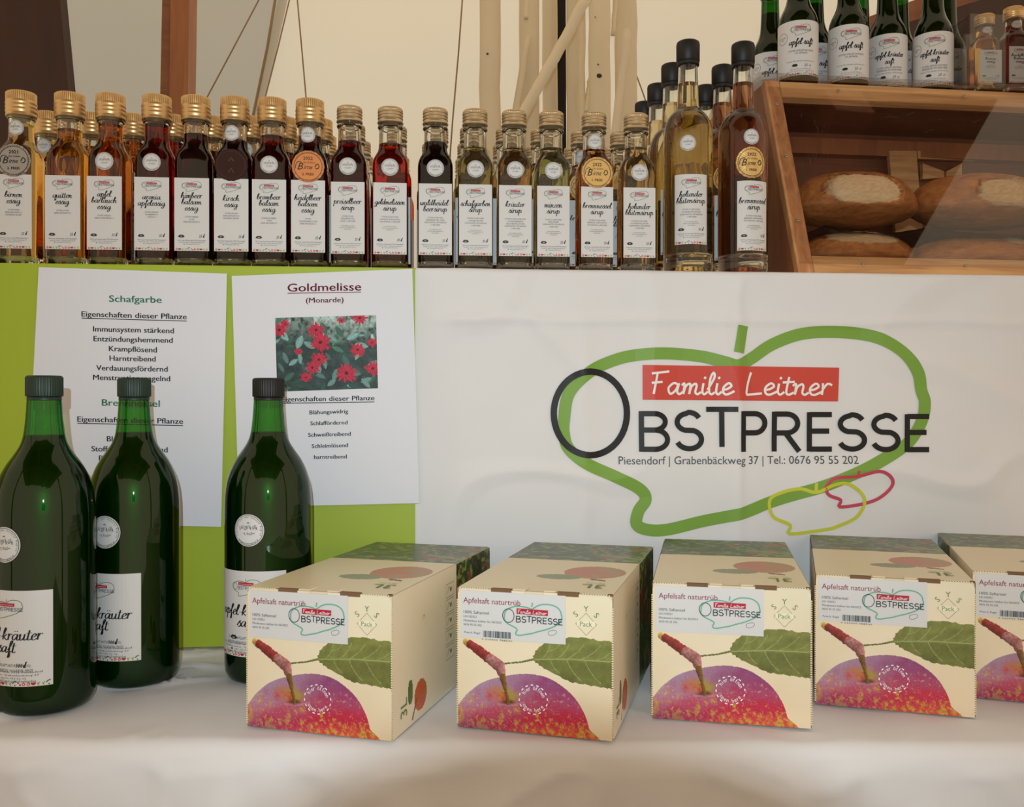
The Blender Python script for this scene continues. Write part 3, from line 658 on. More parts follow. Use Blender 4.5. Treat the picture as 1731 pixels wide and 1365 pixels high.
tl('Goldmelisse', 345, 713, 158, 152, 42, 'ink_maroon', True, **O2); tl('(Monarde)', 437, 625, 214, 211, 27, 'ink_maroon', **O2)
for q in (('Eigenschaften dieser Pflanze', 316, 780, 710, 703, 1, 25), ('Blähungswidrig', 455, 648, 774, 768, 0, 21), ('Schlaffördernd', 459, 645, 829, 824, 0, 21), ('Schweißtreibend', 448, 661, 887, 881, 0, 21),
          ('Schleimlösend', 466, 647, 943, 938, 0, 21), ('harntreibend', 477, 641, 998, 995, 0, 21)): tl(q[0], q[1], q[2], q[3], q[4], q[6], 'ink_black', q[5], **O2)
P.build('lettering', pm(YS - .0135), NT2)
# painted rasters (printed pictures) as fine vertex-coloured grids
def vn(X, Y, sc, seed=0):
    r = np.random.RandomState(seed); T = r.rand(64, 64); x = X / sc; y = Y / sc
    x0 = np.floor(x).astype(int); y0 = np.floor(y).astype(int); fx = x - x0; fy = y - y0; fx = fx * fx * (3 - 2 * fx); fy = fy * fy * (3 - 2 * fy)
    g = lambda a, b: T[a % 64, b % 64]
    return (g(x0, y0) * (1 - fx) + g(x0 + 1, y0) * fx) * (1 - fy) + (g(x0, y0 + 1) * (1 - fx) + g(x0 + 1, y0 + 1) * fx) * fy
def fbm(X, Y, sc, seed=0): return .5 * vn(X, Y, sc, seed) + .3 * vn(X, Y, sc / 2.1, seed + 1) + .2 * vn(X, Y, sc / 4.3, seed + 2)
def inpoly(X, Y, poly):
    r = np.zeros(X.shape, bool); n = len(poly)
    for i in range(n):
        x0, y0 = poly[i]; x1, y1 = poly[(i + 1) % n]
        if y0 == y1: continue
        c = ((y0 > Y) != (y1 > Y)) & (X < (x1 - x0) * (Y - y0) / (y1 - y0) + x0); r ^= c
    return r
def L3(c): return np.array(lin(c))
def mixc(img, mask, col): img[mask] = col if np.ndim(col) == 1 else col[mask]
def painted(name, img, posf, m, parent=None, keep=None):
    """img (ny,nx,3) linear; posf(s,t)->xyz, t from the top; keep(s,t)->bool"""
    ny, nx = img.shape[:2]; v = [posf(i / nx, j / ny) for j in range(ny + 1) for i in range(nx + 1)]; f = []; cols = []
    for j in range(ny):
        for i in range(nx):
            if keep and not keep((i + .5) / nx, (j + .5) / ny): continue
            a = j * (nx + 1) + i; f.append((a, a + nx + 1, a + nx + 2, a + 1)); cols.append(img[j, i])
    me = bpy.data.meshes.new(name); me.from_pydata([tuple(q) for q in v], [], f); me.materials.append(m)
    at_ = me.color_attributes.new('ink', 'FLOAT_COLOR', 'CORNER')
    c4 = np.ones((len(f), 4, 4), np.float32); c4[:, :, :3] = np.array(cols)[:, None, :]; at_.data.foreach_set('color', c4.ravel()); me.update()
    return me if parent is None else ob(name, me, parent)
# flower photo
ny, nx = 150, 204; X, Y = np.meshgrid(np.linspace(282, 798, nx), np.linspace(278, 658, ny))
n = fbm(X, Y, 60, 3); n2 = fbm(X, Y, 22, 8)
base = (L3((18, 34, 34))[None, None] * (1 - n[..., None]) + L3((60, 84, 80))[None, None] * n[..., None]) * (0.4 + 1.2 * n2[..., None])
up = np.clip((430 - Y) / 150, 0, 1) * np.clip(n2 * 2.2 - .5, 0, 1) * (.4 + .6 * (X > 480)); base = base * (1 - up[..., None]) + L3((196, 222, 214)) * up[..., None]
img = base; rr = random.Random(4)
for k in range(70):
    cx_, cy_ = rr.uniform(285, 795), rr.uniform(285, 655); a = rr.uniform(0, 3.14); L_ = rr.uniform(16, 36); W_ = L_ * rr.uniform(.35, .5)
    dx, dy = X - cx_, Y - cy_; p = dx * math.cos(a) + dy * math.sin(a); q = -dx * math.sin(a) + dy * math.cos(a)
    msk = (p / L_) ** 2 + (np.abs(q) / W_) ** 1.3 < 1; b = rr.uniform(.5, 1.3) * (1.25 if cy_ < 450 else .75)
    c = np.clip(L3(rr.choice([(96, 142, 138), (60, 104, 84), (46, 84, 74), (122, 164, 160)])) * b, 0, 1); mixc(img, msk, c); mixc(img, msk & (np.abs(q) < 1.3), c * 1.5)
for cx_, cy_, R_ in ((490, 345, 52), (510, 410, 66), (300, 340, 55), (330, 310, 30), (700, 455, 48), (640, 575, 66), (500, 500, 50), (465, 540, 46), (430, 590, 36), (775, 555, 52), (715, 290, 46), (395, 455, 24), (775, 420, 34), (620, 300, 26)):
    dx, dy = X - cx_, (Y - cy_) * 1.15; r_ = np.hypot(dx, dy); a = np.arctan2(dy, dx); nn_ = vn(a * 9 + 40, a * 0 + cx_, 1.0, 5)
    msk = r_ < R_ * (.45 + .55 * nn_); sh = (.45 + 1.1 * vn(a * 14 + 50, r_ / 9, 1.0, 9))[..., None]
    mixc(img, msk, np.clip(L3((190, 30, 62)) * sh, 0, 1)); mixc(img, r_ < R_ * .16, L3((70, 14, 30)))
TLc, TRc, BRc, BLc = [(370 + a / 2.967, 440 + b / 2.967) for a, b in ((282, 290), (788, 276), (798, 643), (292, 660))]
def ppos(s, t_):
    u = (TLc[0] * (1 - s) + TRc[0] * s) * (1 - t_) + (BLc[0] * (1 - s) + BRc[0] * s) * t_; q = (TLc[1] * (1 - s) + TRc[1] * s) * (1 - t_) + (BLc[1] * (1 - s) + BRc[1] * s) * t_
    return at(u, q, YS - .0137)
ob('flower_photo', painted('flower_photo', img, ppos, M['photo_print']), NT2)
# ================================================================== apple juice boxes
BW, BH, BD = .1334, .119, .2677
def ft(X, Y):  # crop px -> local (x, z) on the front
    s = (X - 48) / 970; t_ = (Y - 372 - 20 * s) / (836 + 70 * s); return s * BW, (1 - t_) * BH
ny, nx = 236, 264; S, T_ = np.meshgrid((np.arange(nx) + .5) / nx, (np.arange(ny) + .5) / ny)
X = 48 + 970 * S; Y = 372 + 20 * S + T_ * (836 + 70 * S)
n = fbm(X, Y, 260, 1); w_ = np.clip((700 - Y) / 300, 0, 1) * np.clip((X - 600) / 400, 0, 1)
img = (L3((228, 210, 176))[None, None] * (1 - n[..., None]) + L3((236, 222, 194))[None, None] * n[..., None])
img = img * (1 - .6 * w_[..., None]) + L3((226, 224, 196)) * .6 * w_[..., None]
w2 = np.clip((Y - 900) / 400, 0, 1) * .35; img = img * (1 - w2[..., None]) + L3((222, 192, 150)) * w2[..., None]
leaf = catmull([(530,795),(548,745),(590,705),(640,680),(733,658),(850,655),(940,672),(1040,700),(1040,970),(1000,968),(940,960),(850,945),(760,930),(680,890),(600,850),(556,820)], 5, True)
leaf = [(a + 4 * math.sin(i * 2.3), b + 3 * math.cos(i * 1.9)) for i, (a, b) in enumerate(leaf)]
ml = inpoly(X, Y, leaf); rib = 795 + 8 * np.sin((X - 530) / 200); n = fbm(X, Y, 40, 4)
c = L3((114, 118, 62)) * (.65 + .6 * n[..., None]) * (1 + .25 * ((Y < rib))[..., None]); c = c * (1 - .35 * np.clip((Y - 860) / 120, 0, 1)[..., None] * (X < 800)[..., None]); mixc(img, ml, c)
for x0, y0, x1, y1, wd in [(530,797,760,790,6),(760,790,1030,802,5),(590,790,640,690,3.5),(680,790,760,690,3.5),(745,788,850,690,3.5),(830,790,950,700,3.5),(920,794,1020,730,3),(640,797,700,880,3),(740,795,830,925,3),(850,797,950,940,3),(620,745,700,700,3)]:
    dx, dy = x1 - x0, y1 - y0; L_ = math.hypot(dx, dy); p = ((X - x0) * dx + (Y - y0) * dy) / L_; q = ((X - x0) * dy - (Y - y0) * dx) / L_ + 10 * np.sin(p / L_ * math.pi) * (wd < 4)
    mixc(img, ml & (p > 0) & (p < L_) & (np.abs(q) < wd * .62), L3((150, 162, 100)))
apple = catmull([(40,1105),(58,1070),(110,1010),(200,945),(300,912),(400,893),(480,886),(600,900),(700,950),(790,1030),(850,1130),(878,1220),(884,1320),(40,1320)], 6, True)
apple = [(a, min(b, 1330)) for a, b in apple]; ma = inpoly(X, Y, apple)
n1_ = fbm(X, Y, 90, 11); n3_ = fbm(X * 1.6 - Y * .5, Y * 1.2, 26, 12); sp = vn(X, Y, 9, 13)
gx = np.clip((X - 60) / 520, 0, 1); gy = np.clip((Y - 900) / 380, 0, 1)
def blend(a, b, k): k = np.clip(k, 0, 1)[..., None]; return a * (1 - k) + b * k
c = blend(L3((168, 142, 164)) + 0 * img, L3((142, 66, 112)) + 0 * img, gx * .9 - .1 + .5 * (n1_ - .5))
c = blend(c, L3((186, 44, 70)) + 0 * img, (gy - .3) * 2.0 + .5 * (n1_ - .5) + .25 * gx)
c = blend(c, L3((214, 92, 60)) + 0 * img, (gy - .72) * 3.0 + 1.1 * (n3_ - .5))
c = blend(c, L3((188, 150, 58)) + 0 * img, (gy - .50 - .42 * gx) * 2.6 + 5.0 * (n3_ - .5))
c = blend(c, L3((128, 40, 104)) + 0 * img, ((X - 560) / 260) * (1 - gy * 1.8) * .8)
c = blend(c, L3((232, 200, 150)) + 0 * img, ((sp > .86) & (gy > .25)) * .28); c = c * (.88 + .3 * vn(X * 2, Y, 7, 15)[..., None])
cav = ((X - 335) / 125) ** 2 + ((Y - 1015 - (X - 335) * .10) / 66) ** 2; cc = blend(L3((186, 108, 84)) + 0 * img, L3((164, 142, 58)) + 0 * img, (X - 270) / 110 + (n3_ - .5)); cc = blend(cc, L3((188, 74, 62)) + 0 * img, (X < 370) * (Y > 1000) * (n3_ - .35) * 3)
c = blend(c, cc, (1.05 - cav) * 1.1 + 1.2 * (n3_ - .5)); c = blend(c, L3((96, 52, 30)) + 0 * img, 1.1 - ((X - 372) / 52) ** 2 - ((Y - 1062) / 22) ** 2)
lip = (np.abs(Y - (1078 + .0016 * (X - 370) ** 2 * -1)) < 7) & (X > 300) & (X < 480); c = blend(c, L3((196, 150, 170)) + 0 * img, lip * .35)
mixc(img, ma, c)
def capsule(pts, cols):
    for (x0, y0, r0), (x1, y1, r1) in zip(pts[:-1], pts[1:]):
        dx, dy = x1 - x0, y1 - y0; L2 = dx * dx + dy * dy; k = np.clip(((X - x0) * dx + (Y - y0) * dy) / L2, 0, 1)
        d_ = np.hypot(X - x0 - k * dx, Y - y0 - k * dy); r_ = (r0 + (r1 - r0) * k) * (.88 + .24 * vn(X, Y, 14, 21)); m_ = d_ < r_
        sd = ((X - x0) * dy - (Y - y0) * dx) / math.sqrt(L2) / r_
        mixc(img, m_, np.clip(cols(k, y0)[..., :] * (.75 + .35 * sd[..., None]) * (.7 + .6 * vn(X + Y, Y - X, 12, 22)[..., None]), 0, 1))
petal = lambda k, y0: L3((120, 132, 66)) + 0 * img
capsule([(350, 824, 5), (450, 815, 5), (532, 796, 7)], petal)
def barkc(k, y0):
    if y0 < 700: return L3((214, 178, 90)) + 0 * img
    if y0 < 800: return blend(L3((140, 62, 46)) + 0 * img, L3((170, 56, 60)) + 0 * img, n3_ * 2 - .5)
    if y0 < 900: return blend(L3((176, 96, 100)) + 0 * img, L3((190, 140, 130)) + 0 * img, n3_ * 2 - .5)
    return L3((134, 96, 44)) + 0 * img
capsule([(100, 697, 20), (130, 712, 26), (200, 758, 30), (262, 802, 32), (318, 842, 36), (338, 905, 20), (358, 990, 10), (374, 1066, 12)], barkc)
def frontpos(s, t_): return (s * BW, -.0006, (1 - t_) * BH)
def keepf(s, t_):
    x, z = s * BW, (1 - t_) * BH; r_ = .006
    for cx_ in (r_, BW - r_):
        if (x < r_ if cx_ == r_ else x > BW - r_) and z > BH - r_ and math.hypot(x - cx_, z - (BH - r_)) > r_: return False
    if z > BH - .0075 and abs(x - .504 * BW) < .0085 and math.hypot((x - .504 * BW), (z - BH) * 1.25) < .0085: return False
    return True
front_me = painted('front_panel', img, frontpos, M['box_print'], keep=keepf)
# top (s across, t from the back edge to the front)
ny, nx = 150, 130; S, D_ = np.meshgrid((np.arange(nx) + .5) / nx, 1 - (np.arange(ny) + .5) / ny)
def orchard(A, B, sd):
    g = fbm(A, B, .12, sd); h = vn(A, B, .012, sd + 3); k = vn(A, B, .02, sd + 5)
    o_ = L3((52, 66, 32))[None, None] * (.5 + 1.6 * h[..., None]); o_ = np.where((k > .62)[..., None], L3((122, 146, 76)) * (.6 + .8 * h[..., None]), o_)
    o_ = np.where(((vn(A, B, .035, sd + 8) > .74) & (g > .5))[..., None], L3((150, 70, 58)) + 0 * o_, o_); return np.where((g < .38)[..., None], o_ * .45, o_)
n = fbm(S, D_, .5, 2); img = L3((226, 208, 172))[None, None] * (1 - n[..., None]) + L3((222, 218, 178))[None, None] * n[..., None]
mixc(img, D_ > .59, orchard(S * .5, D_, 31) * .7 + L3((120, 124, 96)) * .3 + 0 * img)  # pale veil over the orchard print puts the lid's gloss into its colour
me_ = ((S - .755) / .215) ** 2 + ((D_ - .37) / .115) ** 2 < 1; mixc(img, me_, blend(L3((188, 118, 92)) + 0 * img, L3((164, 146, 96)) + 0 * img, (S - .72) * 3 + (fbm(S, D_, .06, 7) - .5) * 2.2))
mixc(img, (np.abs(D_ - .26) < .045 * np.sqrt(np.clip(1 - ((S - .545) / .155) ** 2, 0, 1))), L3((136, 142, 104))); mixc(img, (np.abs(D_ - (.24 - .16 * (S - .8))) < .012) & (S > .77) & (S < .88), L3((120, 90, 60)))
top_me = painted('top_panel', img, lambda s, t_: (s * BW, (1 - t_) * BD, BH + .0005), M['box_print'], keep=lambda s, t_: True)
# right side (s from front to back, t from the top)
ny, nx = 110, 200; S, T_ = np.meshgrid((np.arange(nx) + .5) / nx, (np.arange(ny) + .5) / ny)
n = fbm(S, T_, .5, 6); img = L3((236, 222, 190))[None, None] * (1 - n[..., None]) + L3((240, 228, 202))[None, None] * n[..., None]
mixc(img, S > .59, orchard(S, T_ * .5, 51)); mixc(img, ((S - .67) / .04) ** 2 + ((T_ - .3) / .08) ** 2 < 1, L3((150, 40, 48)))
me_ = ((S - .235) / .055) ** 2 + ((T_ - .835) / .115) ** 2 < 1; mixc(img, me_, blend(L3((200, 90, 50)) + 0 * img, L3((150, 140, 60)) + 0 * img, (S - .25) * 14 + (fbm(S, T_, .05, 7) - .5) * 2))
mixc(img, ((S - .145) / .022) ** 2 + ((T_ - .76) / .09) ** 2 < 1, L3((92, 112, 60))); mixc(img, (np.abs(S - .165 - (.96 - T_) * .3) < .006) & (T_ > .84) & (T_ < .97), L3((120, 80, 50)))
side_me = painted('side_panel', img, lambda s, t_: (BW + .0006, s * BD, (1 - t_) * BH), M['box_print'])
left_me = painted('side_panel', img, lambda s, t_: (-.0006, s * BD, (1 - t_) * BH), M['box_print'])
fm = lambda a, b, o: (a, -.0008 - o, b); um = lambda a, b, o: (a, b, BH + .0007 + o); sm = lambda a, b, o: (BW + .0008 + o, a, b)
P = Print(); cx_, cz_ = ft(533, 1042); rr_ = .0122
for i in range(16):
    a0 = 2 * math.pi * i / 16; P.ribbon([(cx_ + rr_ * math.cos(a0 + k * .06), cz_ + rr_ * math.sin(a0 + k * .06)) for k in range(4)], .0009, 'ink_white')
for t_, a0, a1, up_ in (('hier öffnen', 155, 15, 1), ('open here', 208, 330, 0)):
    for i, ch in enumerate(t_):
        a = math.radians(a0 + (a1 - a0) * (i + .5) / len(t_)); v, f, wd = text2d(ch, 3)
        if not len(v): continue
        k = .0050; q = a - math.pi / 2 if up_ else a + math.pi / 2; rad = rr_ * (.66 if up_ else .88)
        P.add([((x - wd / 2) * k * .85 * math.cos(q) - y * k * math.sin(q) + rad * math.cos(a) + cx_, (x - wd / 2) * k * .85 * math.sin(q) + y * k * math.cos(q) + rad * math.sin(a) + cz_) for x, y in v], f, 'ink_white', 1)
px_, pz_ = ft(860, 570); P.ribbon([(px_ - .0088, pz_), (px_, pz_ + .0092), (px_ + .0088, pz_), (px_, pz_ - .0092)], .0004, 'ink_olive', closed=True)
P.rect(px_ - .0075, pz_ - .0018, px_ + .0075, pz_ + .0026, 'ink_back' if 'ink_back' in M else 'ink_cream', 2); P.text('Pack', px_, pz_ - .0017, .0056, 'ink_olive', lay=3, bold=-.01)
for ch, ax, az, rt in (('S', -.0072, .0062, .75), ('Y', 0, .0104, 0), ('S', .0072, .0062, -.75)):
    v, f, wd = text2d(ch, 3); k = .0068; P.add([((x - wd / 2) * k * math.cos(rt) - y * k * math.sin(rt) + px_ + ax, (x - wd / 2) * k * math.sin(rt) + y * k * math.cos(rt) + pz_ + az) for x, y in v], f, 'ink_olive', 2)
frontprint_me = P.me('lettering', fm)
P = Print()
def utext(t_, s, d, size, flip=True, **kw):
    v, f, wd = text2d(t_, 3); P.add([((s * BW) - (x - wd / 2) * size, d * BD - y * size) for x, y in v], f, 'ink_olive', 1)
utext('3L', .83, .15, .022); utext('bag-in-box', .83, .175, .004)
topprint_me = P.me('lettering', um)
P = Print(); v, f, wd = text2d('3L', 3); P.add([(.098 * BD - (y - .0) * .020 * 1 + .004, .012 + x * .017) for x, y in v], f, 'ink_olive', 1)
for i in range(5):
    a0, b0 = .475 * BD, BH * (.875 - .125 * i - .0); a1, b1 = .555 * BD, b0 - BH * .105
    P.ribbon([(a0, b0), (a1, b0), (a1, b1), (a0, b1)], .0005, 'ink_olive', closed=True)
    P.ribbon(catmull([(a0 + .004, b1 + .003), (a0 + .008, b0 - .003), (a0 + .013, b1 + .006), (a0 + .017, b0 - .004)], 3), .0006, 'ink_olive'); P.disc((a0 + a1) / 2 + .003, (b0 + b1) / 2, .0022, 'ink_olive', 1, 8)
P.ribbon(arc(.26 * BD, BH * .72, .003, .003, 200, -20, 6), .0005, 'ink_olive')
sideprint_me = P.me('lettering', sm)
vv, ff = box_vf(0, BW, 0, BD, 0, BH); body_me = mesh('carton', vv, ff, M['box_board']); bevel_me(body_me, .0008, 1)
slot_mes = []; tab_mes = []
for a, b in ((.222, .357), (.655, .79)): slot_mes.append(mesh('slot', *box_vf(a * BW, b * BW, -.0009, .0032, BH - .0022, BH + .0011), M['brown_flute']))
for a, b in ((.365, .45), (.565, .645)): tab_mes.append(bevel_me(mesh('tab', *box_vf(a * BW, b * BW, -.0012, .012, BH + .0004, BH + .0016), M['box_board']), .0004, 1))
vv, ff = [], []
for i in range(60):
    s = .01 + .98 * (i + .5) / 60
    if .2 < s < .81: continue
    box_vf(s * BW - .0006, s * BW + .0006, -.0010, .0003, BH - .0008, BH + .0008, vv, ff)
for i in range(55):
    z_ = .003 + (BH - .012) * i / 55; box_vf(BW - .0004, BW + .0011, -.0010, .0002, z_, z_ + .0012, vv, ff); box_vf(-.0010, .0004, -.0010, .0002, z_, z_ + .0012, vv, ff)
perf_me = mesh('perforation', vv, ff, M['box_board'])
vv, ff = lathe([(.0022, 0), (.0022, .0013)], 12); hole_me = mesh('corner_hole', [(x + BW - .0018, y + .0012, z + BH - .0002) for x, y, z in vv], ff, M['brown_flute'])
def stick(variant):
    x0, z1 = ft(66, 384); x1, _ = ft(735, 395); _, z0 = ft(400, 684); P = Print()
    vv, ff = box_vf(x0, x1, -.0013, -.0007, z0, z1); me = mesh('sticker_label', vv, ff, M['label_paper'])
    g = lambda X_, Y_: ft(X_, Y_)
    x, z = g(86, 458 if variant else 462); P.text('Apfelsaft naturtrüb', x, z, .0068, 'ink_maroon', align='L', wfit=.0505, res=3, bold=-.008)
    for t_, yy, xx, w_ in (('100% Saftanteil', 522, 88, .0225), ('L01102021', 546, 88, .0115), ('Mindestens haltbar bis 06/2023', 571, 88, .0335), ('0676 95 55 202', 595, 88, .0160)):
        x, z = g(xx, yy + (0 if variant else 18)); P.text(t_, x, z, .0036 if yy < 530 else .0026, 'ink_grey', align='L', wfit=w_, res=2)
    if variant:
        x, z = g(92, 642); P.text('Preis lt. Regal', x, z, .0025, 'ink_grey', align='L', wfit=.0140, res=2)
        rr = random.Random(9); x = g(215, 640)[0]; xe = g(390, 640)[0]; za, zb = g(300, 668)[1], g(300, 628)[1]
        while x < xe: w_ = rr.choice((.0002, .0003, .0005)); P.rect(x, za, x + w_, zb, 'ink_black'); x += w_ + rr.choice((.0002, .0003, .0005))
        P.text('9 010900 788530', g(205, 680)[0], g(205, 682)[1], .0022, 'ink_grey', align='L', wfit=.027, res=1)
    x, z = g(528, 553 if variant else 553); logo(P, x, z, .0525, 'teal', 1)
    return me, P.me('lettering', lambda a, b, o: (a, -.0013 - o, b))
stk = {k: stick(k) for k in (0, 1)}
bl = ['apple juice box nearest the green bottles, its label without a barcode', 'second apple juice box from the left, barcode on its label, right side in view',
      'third apple juice box from the left, in the middle under the printed logo, no barcode', 'fourth apple juice box from the left, barcode on its label, under the yellow outline',
      'apple juice box cut off by the right edge of the picture']
poses = [(-.1565, .8229, -20.87, 0), (.0234, .8064, -20.48, 1), (.1945, .8123, -16.5, 0), (.3534, .8377, -21.5, 1)]
poses.append((.508, .843, -23.0, 1))
for i, (x, y, a, var) in enumerate(poses):
    t = thing('juice_box', bl[i], 'juice box', (x, y, ZT), math.radians(a), 'three-litre apple juice boxes on the white table')
    ob('carton', body_me, t); fp = ob('front_panel', front_me, t, label='front panel printed with a red apple, twig and leaf'); ob('lettering', frontprint_me, fp)
    tp = ob('top_panel', top_me, t); ob('lettering', topprint_me, tp); sp_ = ob('side_panel', side_me, t); ob('lettering', sideprint_me, sp_); ob('side_panel', left_me, t)
    for q in slot_mes: ob('slot', q, t)
    for q in tab_mes: ob('tab', q, t)
    ob('perforation', perf_me, t)['kind'] = 'stuff'; ob('corner_hole', hole_me, t)
    sl = ob('sticker_label', stk[var][0], t); ob('lettering', stk[var][1], sl)
# ================================================================== big green juice bottles
R1 = .0435
prof = [(.030, .004), (.036, .0008), (.040, .003), (.0426, .008), (.04335, .014), (R1, .022), (R1, .06), (R1, .11), (R1, .152), (R1, .164), (.04335, .172), (.0430, .182), (.0412, .197), (.0372, .210), (.0320, .2205), (.0262, .229), (.0212, .237), (.0182, .245), (.0165, .256), (.0154, .268), (.0146, .282), (.0140, .2835)]
def smooth_prof(p, n=3):
    q = catmull([(a, b) for a, b in p], n); return q
pf = smooth_prof(prof, 3); v, f = lathe(pf + [(.0125, .2838), (.0125, .286)], 64); big_glass = mesh('glass', v, f, M['green_glass'], True)
lq = [(max(.001, r_ - .0012), max(z_ + .0012, .0015)) for r_, z_ in pf if z_ < .2475] + [(.0166, .2478), (.001, .2479)]
v, f = lathe(lq, 56); big_liq = mesh('juice', v, f, M['juice'], True, angle=60)
def knurl(n, amp, z0, z1):
    def g(th, r_, z_): return r_ + (amp * (1 if math.sin(th * n) > 0 else -1) if z0 < z_ < z1 else 0)
    return g
def cap_me(m, R_, z0, z1, n=60):
    v, f = lathe([(R_ * .80, z0), (R_ * .93, z0 + .0003), (R_ * .93, z0 + .0030), (R_ * .90, z0 + .0036), (R_ * .99, z0 + .0040), (R_, z0 + .0048), (R_, z1 - .002), (R_ * .97, z1 - .0008), (R_ * .9, z1), (R_ * .2, z1 - .0002)], n * 4, knurl(n, .00022, z0 + .0045, z1 - .0015)); return mesh('cap', v, f, m, True, angle=50)
LW, LH = .079, .084
Pj = label_print(LW, LH, ['apfel-kräuter', 'saft'], ['ZUTATEN: APFELSAFT NATURTRÜB (100%),', 'KRÄUTER: BRENNNESSEL, HOLUNDER, MINZE'], ['Nach dem Öffnen kühl lagern und bald verbrauchen'], '100', tx=.0054, logo_w=.40)
Pj.refine(.005); cm = cyl_map(R1 + .0003, .071); lab1 = label_me('label', LW, LH, cm, M['label_paper'], 24); lab1p = Pj.me('lettering', lambda a, b, o: cm(a, b, o + .0002))
cms = cyl_map(R1 + .0003, .153); st1 = disc_me('sticker', .0157, cms, M['label_paper']); st1p = sticker_print(.0157).me('lettering', lambda a, b, o: cms(a, b, o + .0003))
for (u, dd, off, ctop, cm_, lb, so) in ((75, .865, -43, 'green_cap', 'dark green', 'one-litre green juice bottle nearest the left edge, dark green cap', -46), (227, .945, -44, 'green_cap', '', 'one-litre green juice bottle second from the left, dark green cap', -37), (454, .958, -29.5, 'black_cap', '', 'one-litre green juice bottle with black cap beside the first juice box', -26)):
    d = fwd + rgt * ((u - 865.5) / F); p = d * dd; face = math.atan2(-p.x, p.y)
    t = thing('juice_bottle', lb, 'bottle', (p.x, p.y, ZT), face + math.radians(off), 'one-litre green apple-herb juice bottles')
    ob('glass', big_glass, t); ob('juice', big_liq, t); ob('cap', cap_me(M[ctop], .0158, .2795, .3025, 44), t)
    l_ = ob('label', lab1, t); ob('lettering', lab1p, l_)
    s_ = ob('sticker', st1, t, rz=math.radians(so - off)); ob('lettering', st1p, s_)
# ================================================================== small square bottles on the shelf
HW = .0205
def small_meshes(kind, zf, liq):
    base = [(HW - .004, .0, 1), (HW - .001, .0008, 1), (HW, .003, 1), (HW, .120, 1), (HW * .99, .1255, .97), (HW * .93, .1315, .86), (HW * .82, .137, .62), (HW * .72, .1415, .3), (.0138, .1455, .08), (.0134, .149, 0), (.0132, .168, 0)]
    if kind == 'tall': out = base + [(.0150, .1685, 0), (.0150, .1715, 0), (.0128, .172, 0), (.0128, .190, 0)]; zt = .190
    else: out = base + [(.0142, .1685, 0), (.0150, .170, 0), (.0146, .1722, 0), (.0125, .173, 0), (.0125, .188, 0)]; zt = .188
    cav = [(.0104, zt), (.0106, .170), (.0112, max(zf, .150)), (.0112, zf)] if zf > .150 else [(.0104, zt), (.0112, .149), (.0118, .1455, .05), (HW * .6, zf, .3)]
    prof = [(q[0], q[1], q[2] if len(q) > 2 else 0) for q in out + cav]
    v, f = lathe([(.002, .0015, 1)] + prof + [(.002, zf, 0)], 48); g = mesh('glass', v, f, M['glass'], True, angle=32)
    li = [(.002, .0125, 1), (HW - .007, .0115, 1), (HW - .004, .0105, 1), (HW - .0024, .013, 1), (HW - .0022, .119, 1), (HW * .99 - .0023, .1245, .97), (HW * .93 - .0023, .130, .86), (HW * .82 - .0024, .1355, .62), (HW * .72 - .0024, .140, .3), (.0118, .1445, .08), (.01135, .149, 0), (.01135, zf + .0002, 0), (.002, zf + .0002, 0)]
    v, f = lathe(li, 48); l_ = mesh('liquid', v, f, liq, True, angle=32); return g, l_
def ring_r(z0, z1, zs, amp):
    def g(th, r_, z_):
        r2 = r_
        if z0 < z_ < z1: r2 += .00028 * (1 if math.sin(th * 45) > 0 else -1)
        return r2
    return g
def tall_cap():
    R_ = .0163; z0 = .1715; p = [(R_ * .85, z0), (R_ * .99, z0 + .0002), (R_ * 1.02, z0 + .0012), (R_, z0 + .003), (R_ * .985, z0 + .0036), (R_, z0 + .0042)]
    for z_ in (.178, .1825, .187): p += [(R_, z_ - .0016), (R_ * 1.03, z_ - .0008), (R_ * 1.03, z_ + .0008), (R_, z_ + .0016)]
    p += [(R_, .1895), (R_ * .99, .190), (R_ * .99, .1985), (R_ * .95, .1993), (R_ * .2, .1994)]
    v, f = lathe(p, 180, ring_r(.18995, .1988, None, 0)); return mesh('cap', v, f, M['gold_cap'], True, angle=35)
def low_cap():
    R_ = .0146; z0 = .1745; p = [(R_ * .8, z0), (R_ * 1.0, z0 + .0001), (R_ * 1.05, z0 + .0008), (R_ * 1.05, z0 + .0018), (R_, z0 + .0028)]
    for z_ in (.1805, .1842, .1878): p += [(R_ * .985, z_ - .0012), (R_ * 1.03, z_ - .0004), (R_ * 1.03, z_ + .0006), (R_ * .985, z_ + .0013)]
    p += [(R_ * 1.0, .1900), (R_ * .97, .1920), (R_ * .9, .1930), (R_ * .2, .1932)]
    v, f = lathe(p, 180, ring_r(.1896, .1922, None, 0)); return mesh('cap', v, f, M['pale_gold_cap'], True, angle=35)
CAPS = {'tall': tall_cap(), 'low': low_cap()}
sfl = flat_map(-HW - .0001); scy = cyl_map(.0135)
SR, NR = .0100, .0090
stb = disc_me('sticker', SR, flat_map(-HW - .0001), M['label_paper']); stbp = sticker_print(SR).me('lettering', flat_map(-HW - .0004))
stn = disc_me('sticker', NR, lambda a, b, o: scy(a, b, o), M['label_paper']); stnp = sticker_print(NR).me('lettering', lambda a, b, o: scy(a, b, o + .0003))
MED = {k: (disc_me('medal', .0185, flat_map(-HW - .0004), M[m_], scallop=.012), medal_print(.0185, yr, pr, ink).me('lettering', flat_map(-HW - .0007))) for k, m_, yr, pr, ink in
       (('silver', 'silver_foil', '2021', '2. PREIS', 'ink_black'), ('copper', 'copper_foil', '2022', '2. PREIS', 'ink_black'), ('gold', 'gold_foil', '2022', '1. PREIS', 'ink_black'))}
